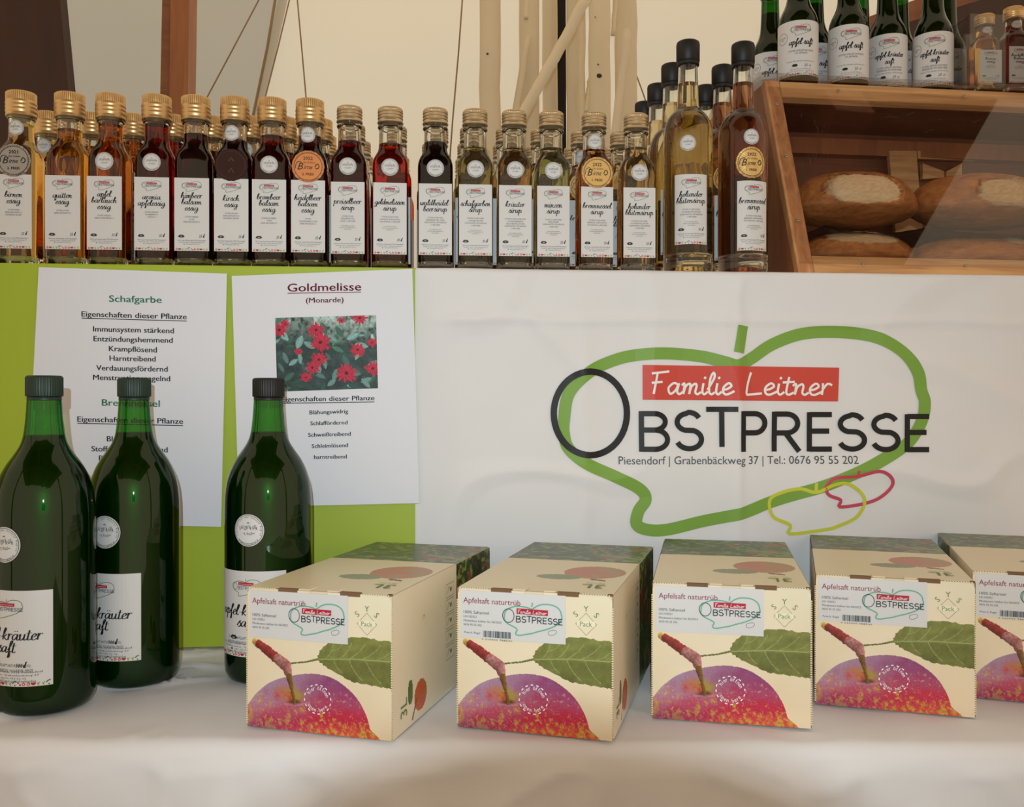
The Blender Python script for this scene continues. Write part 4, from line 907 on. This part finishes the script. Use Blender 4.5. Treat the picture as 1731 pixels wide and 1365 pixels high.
P = Print(); P.ring(0, 0, .0158, .0004, 'ink_dark_red', 1, 40); P.ribbon([(-.003, .004), (.0, .008), (.003, .004)], .0015, 'ink_dark_red'); P.ribbon([(-.003, -.009), (.0, -.004), (.003, -.009)], .0015, 'ink_dark_red')
MED['dark'] = (disc_me('medal', .0185, flat_map(-HW - .0004), M['dark_foil'], scallop=.012), P.me('lettering', flat_map(-HW - .0007)))
SY = ['Vor dem Öffnen gut schütteln.', 'Nach dem Öffnen gekühlt lagern und', 'bald verbrauchen.']
V5 = 'REINER GÄRUNGSESSIG 5 %'
FL = [ # u, vcap, kind, words, title, ingredients, colour, fill, sticker, medal, row label
 (36, 165, 'tall', 'pear vinegar', ['birnen', 'essig'], ['ZUTATEN: BIRNEN', V5, 'IN EICHENFASS GELAGERT'], (.80, .50, .16), .163, 'neck', 'silver'),
 (118, 166, 'tall', 'quince vinegar', ['quitten', 'essig'], ['ZUTATEN: QUITTEN', V5], (.74, .36, .07), .158, None, None),
 (187, 163, 'tall', 'apple and wild garlic vinegar', ['apfel', 'bärlauch', 'essig'], ['ZUTATEN: APFELESSIG,', 'BÄRLAUCH, KRÄUTERESSIG 5 %'], (.60, .21, .035), .165, 'body', None),
 (265, 168, 'tall', 'aronia apple vinegar', ['aronia', 'apfelessig'], ['ZUTATEN: APFELESSIG,', 'ARONIABEEREN 10 %,', 'OBSTESSIG 5 %'], (.36, .014, .012), .166, 'body', None),
 (331, 169, 'tall', 'raspberry balsamic vinegar', ['himbeer', 'balsam', 'essig'], ['ZUTATEN: HIMBEEREN,', 'ZUCKER', V5], (.10, .004, .008), .156, None, None),
 (397, 170, 'tall', 'cherry vinegar', ['kirsch', 'essig'], ['ZUTATEN: KIRSCHEN', V5, 'IN EICHENFASS GELAGERT'], (.09, .004, .006), .150, 'neck', 'dark'),
 (460, 172, 'tall', 'blackberry balsamic vinegar', ['brombeer', 'balsam', 'essig'], ['ZUTATEN: BROMBEEREN,', 'ZUCKER', V5], (.34, .010, .014), .156, 'body', None),
 (524, 173, 'tall', 'bilberry balsamic vinegar', ['heidelbeer', 'balsam', 'essig'], ['ZUTATEN:', 'WALDHEIDELBEEREN, ZUCKER', V5], (.14, .004, .008), .157, 'neck', 'copper'),
 (591, 183, 'low', 'lingonberry syrup', ['preiselbeer', 'sirup'], ['ZUTATEN: ZUCKER,', 'PREISELBEERSAFT (40%),', 'WASSER, 1:6 VERDÜNNEN'], (.40, .008, .014), .152, 'body', None),
 (660, 183, 'low', 'bee balm syrup', ['goldmelissen', 'sirup'], ['ZUTATEN: ZUCKER, WASSER,', 'GOLDMELISSE, SÄUERUNGSMITTEL:', 'ZITRONENSÄURE, 1:6 VERDÜNNEN'], (.93, .085, .018), .150, 'body', None),
 (736, 187, 'low', 'forest bilberry syrup', ['waldheidel-', 'beersirup'], ['ZUTATEN: ZUCKER, WALD-', 'HEIDELBEERSAFT (40%), WASSER,', 'SÄUERUNGSMITTEL: ZITRONENSÄURE', '1:6 VERDÜNNEN'], (.018, .003, .006), .153, 'body', None),
 (803, 191, 'low', 'yarrow syrup', ['schafgarben', 'sirup'], ['ZUTATEN: ZUCKER, WASSER,', 'SCHAFGARBE, ZITRONEN,', 'SÄUERUNGSMITTEL: ZITRONENSÄURE', '1:6 VERDÜNNEN'], (.80, .74, .50), .147, 'body', None),
 (869, 191, 'low', 'herb syrup', ['kräuter', 'sirup'], ['ZUTATEN: ZUCKER, WASSER, MINZE,', 'HOLUNDER, BRENNNESSEL,', 'MELISSE, WEINSTEIN, ZITRONEN,', 'SÄUERUNGSMITTEL: ZITRONENSÄURE', '1:6 VERDÜNNEN'], (.82, .66, .44), .147, 'body', None),
 (932, 195, 'low', 'mint syrup', ['minzen', 'sirup'], ['ZUTATEN: ZUCKER, WASSER,', 'MINZE, ZITRONEN,', 'SÄUERUNGSMITTEL: ZITRONENSÄURE', '1:6 VERDÜNNEN'], (.80, .80, .60), .149, 'body', None),
 (1004, 195, 'low', 'nettle syrup', ['brennnessel', 'sirup'], ['ZUTATEN: ZUCKER, WASSER,', 'BRENNNESSEL, SÄUERUNGSMITTEL:', 'ZITRONENSÄURE, 1:6 VERDÜNNEN'], (.84, .42, .20), .148, 'neck', 'gold'),
 (1075, 198, 'low', 'elderflower syrup', ['holunder', 'blütensirup'], ['ZUTATEN: ZUCKER, WASSER,', 'HOLUNDERBLÜTEN, ZITRONEN,', 'SÄUERUNGSMITTEL: ZITRONENSÄURE', '1:6 VERDÜNNEN'], (.84, .72, .52), .152, 'body', None)]
LBW, LBH = .0386, .0835
fronts = []
def build_small(i, fl, rich=True):
    u, vc, kind, words, title, ingr, col, zf, stp, med = fl
    y = YS + .008 + HW; x = at(u, vc + 10, y).x
    g, l_ = small_meshes(kind, zf, liquid(col))
    typ = 'vinegar_bottle' if 'vinegar' in words else 'syrup_bottle'
    extra = {'silver': ', silver medal', 'dark': ', dark mirror-like medal', 'copper': ', copper medal', 'gold': ', gold medal', None: ''}[med]
    capw = 'tall gold cap' if kind == 'tall' else 'low pale gold cap'
    neat = 'small square ' + words + ' bottle' + extra + ', ' + capw + ', front row'
    t = thing(typ, neat, 'bottle', (x, y, ZS), math.radians(random.uniform(-1.2, 1.2)), 'square quarter-litre bottles in rows on the shelf')
    ob('glass', g, t); ob('liquid', l_, t); ob('cap', CAPS[kind], t)
    P = label_print(LBW, LBH, title, ingr, SY if 'sirup' in title[-1] else [], '25')
    zl = .0600 if kind == 'tall' else .0590; fmz = lambda a, b, o: (a, -HW - .0001 - o, b + zl)
    lo = ob('label', label_me('label', LBW, LBH, fmz, M['label_paper'], 1), t); ob('lettering', P.me('lettering', lambda a, b, o: fmz(a, b, o + .0002)), lo)
    if stp == 'body': s_ = ob('sticker', stb, t, (0, 0, .119)); ob('lettering', stbp, s_)
    if stp == 'neck': s_ = ob('sticker', stn, t, (0, 0, .1565)); ob('lettering', stnp, s_); s_.rotation_euler.z = math.radians(-6)
    if med: s_ = ob('medal', MED[med][0], t, (0, 0, .1175), label=med + ' medal'); ob('lettering', MED[med][1], s_)
    return t
for i, fl in enumerate(FL): fronts.append(build_small(i, fl))
ORD = ['', 'second', 'third', 'fourth']
for i, t in enumerate(fronts):
    for r_ in (1, 2, 3):
        c = copy_tree(t); k = FL[i][3]
        c.location = (t.location.x + random.uniform(-.003, .003), t.location.y + r_ * .0755 + random.uniform(-.003, .003), ZS); c.rotation_euler.z += random.uniform(-.08, .08)
        c['label'] = '%s bottle, %s from the front in its column' % (k, ORD[r_])
# ================================================================== tall round half-litre bottles
R5 = .0300
def tall_bottle(kind, u, vc, col, gcol, title, ingr, rows, lrot, srot, medal):
    zf = .236 if kind == 'elder' else .238
    pr = catmull([(.020, .002), (.026, .0003), (.0290, .002), (.0297, .005), (R5, .010), (R5, .03), (R5, .10), (R5, .150), (R5, .162), (.0299, .168), (.0295, .176), (.0280, .1845), (.0250, .1925), (.0205, .1985), (.0158, .2025), (.0136, .207), (.0130, .214), (.0122, .240), (.0116, .262)], 3)
    out = [(.002, .012)] + [(.016, .009)] + pr + [(.0116, .274)]
    cav = [(.0092, .274), (.0100, .250), (.0104, zf), (.002, zf)]
    v, f = lathe(out + cav, 56); g = mesh('glass', v, f, M['glass'], True, angle=50)
    li = [(.002, .027), (.020, .0255), (.0270, .025), (R5 - .0022, .029), (R5 - .0022, .168), (.0274, .176), (.0257, .1835), (.0228, .1910), (.0184, .1970), (.0138, .2010), (.0115, .207), (.0110, .214), (.01065, zf + .0002), (.002, zf + .0002)]
    v, f = lathe(li, 48); l_ = mesh('liquid', v, f, liquid(col), True, angle=50)
    v, f = lathe([(.0122, .258), (.0136, .2583), (.0138, .262), (.0132, .2626), (.0141, .2635), (.0142, .284), (.0136, .2868), (.0118, .288), (.002, .2881)], 96, lambda th, r_, z_: r_ + (.00012 * (1 if math.sin(th * 48) > 0 else -1) if .2634 < z_ < .285 else 0)); cp = mesh('cap', v, f, M['black_cap'], True, angle=45)
    y = YS + .008 + R5; x = at(u, vc + 10, y).x; d = math.atan2(-x, y)
    nm = 'elderflower syrup' if kind == 'elder' else 'nettle syrup'
    t = thing('tall_syrup_bottle', 'tall round %s bottle with black cap, %s, front of its column' % (nm, 'pale greenish' if kind == 'elder' else 'brown with gold medal'), 'bottle', (x, y, ZS), d, 'tall round half-litre syrup bottles with black caps')
    ob('glass', g, t); ob('liquid', l_, t); ob('cap', cp, t)
    LW5, LH5 = .041, .084; P = label_print(LW5, LH5, title, ingr, SY, '50'); P.refine(.004); c5 = cyl_map(R5 + .0002, .0765 if kind == 'elder' else .0700)
    lo = ob('label', label_me('label', LW5, LH5, c5, M['label_paper'], 14), t, rz=math.radians(lrot)); ob('lettering', P.me('lettering', lambda a, b, o: c5(a, b, o + .0002)), lo)
    c6 = cyl_map(R5 + .0002, .156 if kind == 'elder' else .165); s_ = ob('sticker', disc_me('sticker', .0095, c6, M['label_paper']), t, rz=math.radians(srot)); ob('lettering', sticker_print(.0095).me('lettering', lambda a, b, o: c6(a, b, o + .0003)), s_)
    if medal:
        c7 = cyl_map(R5 + .0002, .134); s_ = ob('medal', disc_me('medal', .0188, c7, M['gold_foil'], scallop=.012), t, rz=math.radians(srot)); ob('lettering', medal_print(.0188, '2022', '1. PREIS').me('lettering', lambda a, b, o: c7(a, b, o + .0003)), s_)
    for r_ in range(1, rows):
        c = copy_tree(t); c.location = (x + random.uniform(-.001, .001), y + r_ * .079, ZS); c.rotation_euler.z += random.uniform(-.1, .1)
        c['label'] = 'tall round %s bottle with black cap, %s from the front in its column' % (nm, ORD[r_])
    return t
tall_bottle('elder', 1163, 71, (.80, .69, .42), None, ['holunder', 'blütensirup'], FL[15][5], 4, 8, 0, False)
tall_bottle('nettle', 1256, 79, (.54, .26, .11), None, ['brennnessel', 'sirup'], FL[14][5], 3, 26, 20, True)
# ================================================================== wooden bread case
CA = .045; cfl = atz(1350, 466, ZS) ; cfl = at(1350, 466, 1.103); TY = .105
case = thing('bread_case', 'slanted wooden display case with a clear front, holding bread', 'display case', (cfl.x, 1.103, ZS + .0022), CA)
pt = at(1294, 138, 1.103 + TY); HC = pt.z - ZS; CL = .62; CD = .30
sdir = Vector((0, TY, HC)).normalized(); snor = Vector((0, -sdir.z, sdir.y))
def slant(x0, x1, h0, h1, th, m, nm, off=0, bev=.0008):
    """board lying on the slanted front: h along the slope, th thickness inward"""
    v, f = box_vf(x0, x1, 0, th, h0, h1); v = [Vector((a, 0, 0)) - snor * (b - off) + sdir * c for a, b, c in v]; me = mesh(nm, v, f, m); fixn(me)
    if bev: bevel_me(me, bev, 1)
    return ob(nm, me, case)
LS = math.hypot(TY, HC)
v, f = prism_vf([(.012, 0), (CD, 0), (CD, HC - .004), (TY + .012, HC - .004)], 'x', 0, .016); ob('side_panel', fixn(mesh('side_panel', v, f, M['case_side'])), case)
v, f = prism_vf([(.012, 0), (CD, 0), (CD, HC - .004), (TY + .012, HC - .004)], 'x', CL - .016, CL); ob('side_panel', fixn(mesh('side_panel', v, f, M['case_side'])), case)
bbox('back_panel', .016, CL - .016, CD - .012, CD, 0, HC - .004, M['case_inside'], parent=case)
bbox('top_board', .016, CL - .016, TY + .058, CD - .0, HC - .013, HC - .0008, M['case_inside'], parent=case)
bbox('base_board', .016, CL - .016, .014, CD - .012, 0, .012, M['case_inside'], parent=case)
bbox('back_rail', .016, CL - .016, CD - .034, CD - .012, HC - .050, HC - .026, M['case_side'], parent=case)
slant(0, .0205, 0, LS, .013, M['stile_wood'], 'stile'); slant(CL - .0205, CL, 0, LS, .013, M['stile_wood'], 'stile')
slant(.0207, CL - .0207, 0, .0235, .013, M['case_wood'], 'bottom_rail'); slant(.0207, CL - .0207, LS - .026, LS - .001, .013, M['case_wood'], 'top_rail')
slant(.003, CL - .003, .012, LS - .012, .002, M['case_pane'], 'front_pane', off=.0022, bev=0)
bpy.context.view_layer.update(); ci = case.matrix_world.inverted() if case.matrix_world.translation.length > .1 else (Matrix.Translation(case.location) @ Matrix.Rotation(CA, 4, 'Z')).inverted()
def inner(nm, pts, m, y_=1.376):  # wooden pieces added inside, standing in for timber reflected in the pane
    a_ = [ci @ at(u, q, y_ + .025 * (u - 1500) / 200) for u, q in pts]; b_ = [p + Vector((0, .008, 0)) for p in a_]; n_ = len(a_)
    ob(nm, fixn(mesh(nm, a_ + b_, [tuple(range(n_)), tuple(range(n_, 2 * n_))] + [(i, (i + 1) % n_, n_ + (i + 1) % n_, n_ + i) for i in range(n_)], m)), case)
inner('reflected_post', [(1503, 255), (1549, 255), (1563, 428), (1517, 428)], M['case_wood']); inner('reflected_rail', [(1551, 255), (1662, 262), (1660, 272), (1552, 268)], M['case_wood'])
inner('reflected_block', [(1560, 276), (1596, 290), (1596, 300), (1560, 303)], M['case_wood']); inner('reflected_block', [(1600, 290), (1626, 276), (1626, 300), (1600, 300)], M['case_wood'])
def screw(x, h):
    v, f = lathe([(.0022, 0), (.0022, .0006), (.0012, .0012), (.0004, .0008)], 12); q = snor.to_track_quat('Z', 'Y').to_matrix()
    me = mesh('screw', [q @ Vector(a) + Vector((x, 0, 0)) + sdir * h + snor * .0022 for a in v], f, M['steel'], True); ob('screw', me, case)
for x in (.075, .21, .36, .50): screw(x + .01, .0125)
for x in (.10, .28, .46): screw(x, LS - .014)
for h in (LS * .86, LS * .58, LS * .25): screw(.0105, h)
tp_ = bbox('top_pane', -.012, CL, TY - .014, CD + .05, HC, HC + .005, M['acrylic'], .0008, case)
rr = random.Random(12); P = Print()
for i in range(46):
    x = .03 + abs(rr.gauss(0, .05)) if i < 26 else rr.uniform(.1, .3); h = rr.uniform(.12, .24); a = rr.uniform(1.2, 1.9) if i < 26 else rr.uniform(.2, .7); L_ = rr.uniform(.004, .014) * (1 if i < 26 else 1.4)
    P.ribbon(catmull([(x, h), (x + L_ * .5 * math.cos(a) + rr.uniform(-.001, .001), h + L_ * .5 * math.sin(a)), (x + L_ * math.cos(a), h + L_ * math.sin(a))], 3), .00022, 'ink_grey')
pane = [c for c in case.children if c.name.startswith('front_pane')][0]
sp_ = P.build('scratches', lambda a, b, o: tuple(Vector((a, 0, 0)) + sdir * b + snor * (.0023 + o)), pane)
# bread
def loaf(name, L_, W_, H_, loc, rz, label, tilt=0, seed=0, patch=(.0, .3, .5, .35)):
    nu, nv_ = 150, 80; v = []; cols = []
    for j in range(nv_ + 1):
        for i in range(nu):
            th = 2 * math.pi * i / nu; ph = math.pi * j / nv_ - math.pi / 2
            d = Vector((math.cos(ph) * math.cos(th), math.cos(ph) * math.sin(th), math.sin(ph)))
            e = Vector((math.copysign(abs(d.x) ** .85, d.x) * L_ / 2, d.y * W_ / 2, (d.z if d.z > 0 else d.z * .6) * H_ * .62))
            n_ = noise.noise(d * 2.2 + Vector((seed, 0, 0))); px, pz = d.x - patch[0], d.z - patch[1]
            pr_ = (px / patch[2]) ** 2 + (pz / patch[3]) ** 2; crumb = d.y < .3 and pr_ + .35 * noise.noise(d * 6 + Vector((0, seed, 0))) < 1
            k = 1 + .05 * n_ + .012 * noise.noise(d * 9) + (.020 * (1 - pr_) + .02 * noise.noise(d * 22) if crumb else 0) - (.03 if abs(pr_ - 1.05) < .09 and d.z > patch[1] - .05 and d.y < .3 else 0)
            v.append(e * k)
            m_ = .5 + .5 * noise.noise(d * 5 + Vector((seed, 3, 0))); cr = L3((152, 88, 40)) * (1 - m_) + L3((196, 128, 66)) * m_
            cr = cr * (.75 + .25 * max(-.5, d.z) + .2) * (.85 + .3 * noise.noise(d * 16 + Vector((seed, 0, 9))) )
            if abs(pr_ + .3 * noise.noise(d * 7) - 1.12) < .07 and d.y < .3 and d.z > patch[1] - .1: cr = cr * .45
            if crumb: cr = L3((186, 156, 118)) * (.55 + .45 * (.5 + .5 * noise.noise(d * 26)) + .35 * (.5 + .5 * noise.noise(d * 60)))
            cols.append(cr)
    f = [(j * nu + i, j * nu + (i + 1) % nu, (j + 1) * nu + (i + 1) % nu, (j + 1) * nu + i) for j in range(nv_) for i in range(nu)]
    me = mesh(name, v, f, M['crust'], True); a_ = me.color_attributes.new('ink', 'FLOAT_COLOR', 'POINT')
    c4 = np.ones((len(v), 4), np.float32); c4[:, :3] = np.array(cols); a_.data.foreach_set('color', c4.ravel())
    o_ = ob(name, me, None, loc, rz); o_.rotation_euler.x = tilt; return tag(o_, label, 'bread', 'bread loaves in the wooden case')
def inb(u, v_, y): return at(u, v_, y)
loaf('bread_loaf', .172, .12, .074, inb(1440, 351, 1.20), .1, 'upper left bread loaf in the case, round with a wide pale split', seed=2, patch=(-.15, .25, .52, .5))
loaf('bread_loaf', .20, .12, .074, inb(1655, 353, 1.215), .05, 'upper right bread loaf in the case, partly behind the pane reflection', seed=7, patch=(.15, .2, .45, .5))
loaf('bread_loaf', .15, .10, .052, inb(1445, 434, 1.185), .05, 'lower left bread loaf in the case, below the wide split loaf', seed=4, patch=(-.05, .6, .6, .3))
loaf('bread_loaf', .19, .10, .052, inb(1655, 442, 1.19), 0, 'lower right bread loaf in the case, dark and mostly in shadow', seed=9, patch=(.3, .75, .2, .2))
for (u0, u1, vv_, lb) in ((1362, 1532, 400, 'dark folded tray liner between the left loaves'), (1534, 1790, 402, 'dark folded tray liner between the right loaves')):
    a, b = at(u0, vv_, 1.20), at(u1, vv_, 1.20); n_ = 30
    def tf(s, q, a=a, b=b): return (a.x + (b.x - a.x) * s, 1.145 + .12 * q, a.z + .004 - .008 * math.sin(math.pi * s) * (1 - .3 * q) + .002 * N(s * 9, q * 3))
    v, f = grid(30, 8, tf); n0 = len(v); v2 = [(x, y, z - .0025) for x, y, z in v]; f2 = f + [tuple(q + n0 for q in g[::-1]) for g in f]
    tag(ob('tray_liner', fixn(mesh('tray_liner', v + v2, f2, M['tray_dark'], True))), lb, 'liner')
# ================================================================== bottles on top of the case
ZC = ZS + HC + .005
RG = .0262
pr = catmull([(.018, .002), (.0225, .0003), (.0250, .002), (.0260, .005), (RG, .010), (RG, .03), (RG, .06), (RG, .074), (.0261, .079), (.0255, .087), (.0228, .096), (.0180, .106), (.0152, .115), (.0140, .125), (.0130, .150), (.0126, .166)], 3)
v, f = lathe(pr + [(.0140, .1665), (.0140, .170), (.0126, .1705), (.0126, .176)], 48); gg = mesh('glass', v, f, M['green_glass_small'], True)
v, f = lathe([(max(.001, r_ - .0012), z_ + .0012) for r_, z_ in pr if z_ < .145] + [(.001, .1448)], 48); gj = mesh('juice', v, f, M['juice_small'], True, angle=60)
v, f = lathe([(.0142, .171), (.0150, .1712), (.0150, .1740), (.0142, .178), (.012, .179), (.002, .1792)], 84, lambda th, r_, z_: r_ * (1 + (.03 * math.cos(th * 21) if z_ < .177 else 0))); gc = mesh('crown_cap', v, f, M['black_cap'], True, angle=45)
LWG, LHG = .088, .0735; GL = {}
for k, ti, ing in (('apfel', ['apfel saft'], ['ZUTATEN: APFELSAFT NATURTRÜB', '100% SAFTANTEIL']), ('kraut', ['apfel-kräuter', 'saft'], ['ZUTATEN: APFELSAFT NATURTRÜB,', 'BRENNNESSEL, HOLUNDER, MINZE'])):
    P = Print(); logo(P, .004, .0235, .0275, 'small'); xh = .0042
    for i, s_ in enumerate(ti): P.script(s_, .004, .0045 - i * .0095, xh * (1.0 if k == 'apfel' else .9), 'ink_black', wd=.3, nib=.3, xs=1.25, n=4)
    y0 = -.005 if k == 'apfel' else -.0115
    for i, s_ in enumerate(ing): P.text(s_, .004, y0 - i * .0034, .0034, 'ink_grey', xs=.62, shear=.1, res=1)
    P.text('Nach dem Öffnen kühl lagern und bald verbrauchen', .004, -.0185, .0024, 'ink_grey', xs=.75, res=1)
    P.poly([(-.008, -.0235), (-.006, -.0215), (-.002, -.0215), (0, -.0235), (-.002, -.025), (-.006, -.025)], 'ink_black'); P.text('25 cl', .0125, -.0250, .0048, 'ink_black', shear=.15, res=1)
    P.text('100 % aus Österreich, 5721 Piesendorf', .004, -.0290, .0022, 'ink_black', xs=.8, res=1); P.text('Familie Leitner, Grabenbäckweg 37   +43 (0)676 955 52 02', .004, -.0315, .0020, 'ink_grey', xs=.8, res=1)
    fruits(P, -.030, .034, -LHG / 2 + .0003, .0036); P.ring(-.0215, .0155, .0075, .0004, 'ink_grey', 1, 20); P.text('SALZBURGER', -.0215, .0155, .0024, 'ink_black', xs=.7, res=1); P.text('LAND', -.0215, .0128, .0022, 'ink_black', xs=.7, res=1)
    P.refine(.004); cg = cyl_map(RG + .0002, .0435); GL[k] = (label_me('label', LWG, LHG, cg, M['label_paper'], 24), P.me('lettering', lambda a, b, o: cg(a, b, o + .0002)))
y0 = 1.103 + TY + RG + .004
for (u, dy, k, lb, cap) in ((1349, 0, 'apfel', 'apple juice bottle at the front left of the case top', 0), (1434, .004, 'apfel', 'apple juice bottle second from the left at the front of the case top', 0),
                       (1500, .028, 'kraut', 'apple-herb juice bottle third from the left on the case top, partly hidden', 0), (1577, .012, 'kraut', 'apple-herb juice bottle at the right end of the front green bottles', 0),
                       (1302, .115, 'apfel', 'apple juice bottle farthest left on the case top, standing farther back', 0), (1376, .075, 'apfel', 'green bottle peeking out right behind the front left apple juice bottle', 0),
                       (1453, .085, 'kraut', 'green bottle hidden behind the second and third front bottles', 1), (1520, .088, 'kraut', 'green bottle peeking out behind the third front bottle', 1), (1600, .07, 'kraut', 'green bottle peeking out behind the rightmost front green bottle', 1)):
    y = y0 + dy + .03 * (u - 1349) / 250 * .3; p = at(u, 90, y); t = thing('small_juice_bottle', lb, 'bottle', (p.x, y, ZC), math.atan2(-p.x, y) + (0.0 if k == 'apfel' else -.05), 'green quarter-litre juice bottles on the bread case')
    ob('glass', gg, t); ob('juice', gj, t); ob('crown_cap', gc, t); l_ = ob('label', GL[k][0], t); ob('lettering', GL[k][1], l_)
# small clear acrylic box with two vinegar samples
a = at(1640, 140, y0 - .020); b = at(1790, 140, y0 - .020)
bx = thing('acrylic_box', 'clear acrylic box with two small vinegar bottles, top right corner', 'box', (a.x, y0 - .020, ZC))
wd, dp, hh = b.x - a.x, .07, .100
for nm, q in (('pane', (0, wd, 0, .002, 0, hh)), ('pane', (0, wd, dp - .002, dp, 0, hh)), ('pane', (0, .002, .002, dp - .002, 0, hh)), ('pane', (wd - .002, wd, .002, dp - .002, 0, hh)), ('pane', (.002, wd - .002, .002, dp - .002, 0, .002))):
    bbox(nm, *q, M['acrylic'], .0005, bx)
for src, u, lb in ((0, 1664, 'small pear vinegar sample bottle in the clear box'), (7, 1713, 'small bilberry balsamic vinegar sample bottle in the clear box')):
    c = copy_tree(fronts[src]); p = at(u, 90, y0 + .012); c.location = (p.x, y0 + .012, ZC + .0022); c.scale = (.80, .80, .54 if src == 0 else .60); c['label'] = lb; c['group'] = 'sample bottles in the clear box'; c.rotation_euler.z = -.05
    for ch in list(c.children):
        if ch.name.startswith('medal'):
            for g_ in list(ch.children): bpy.data.objects.remove(g_)
            bpy.data.objects.remove(ch)
bpy.context.view_layer.update()
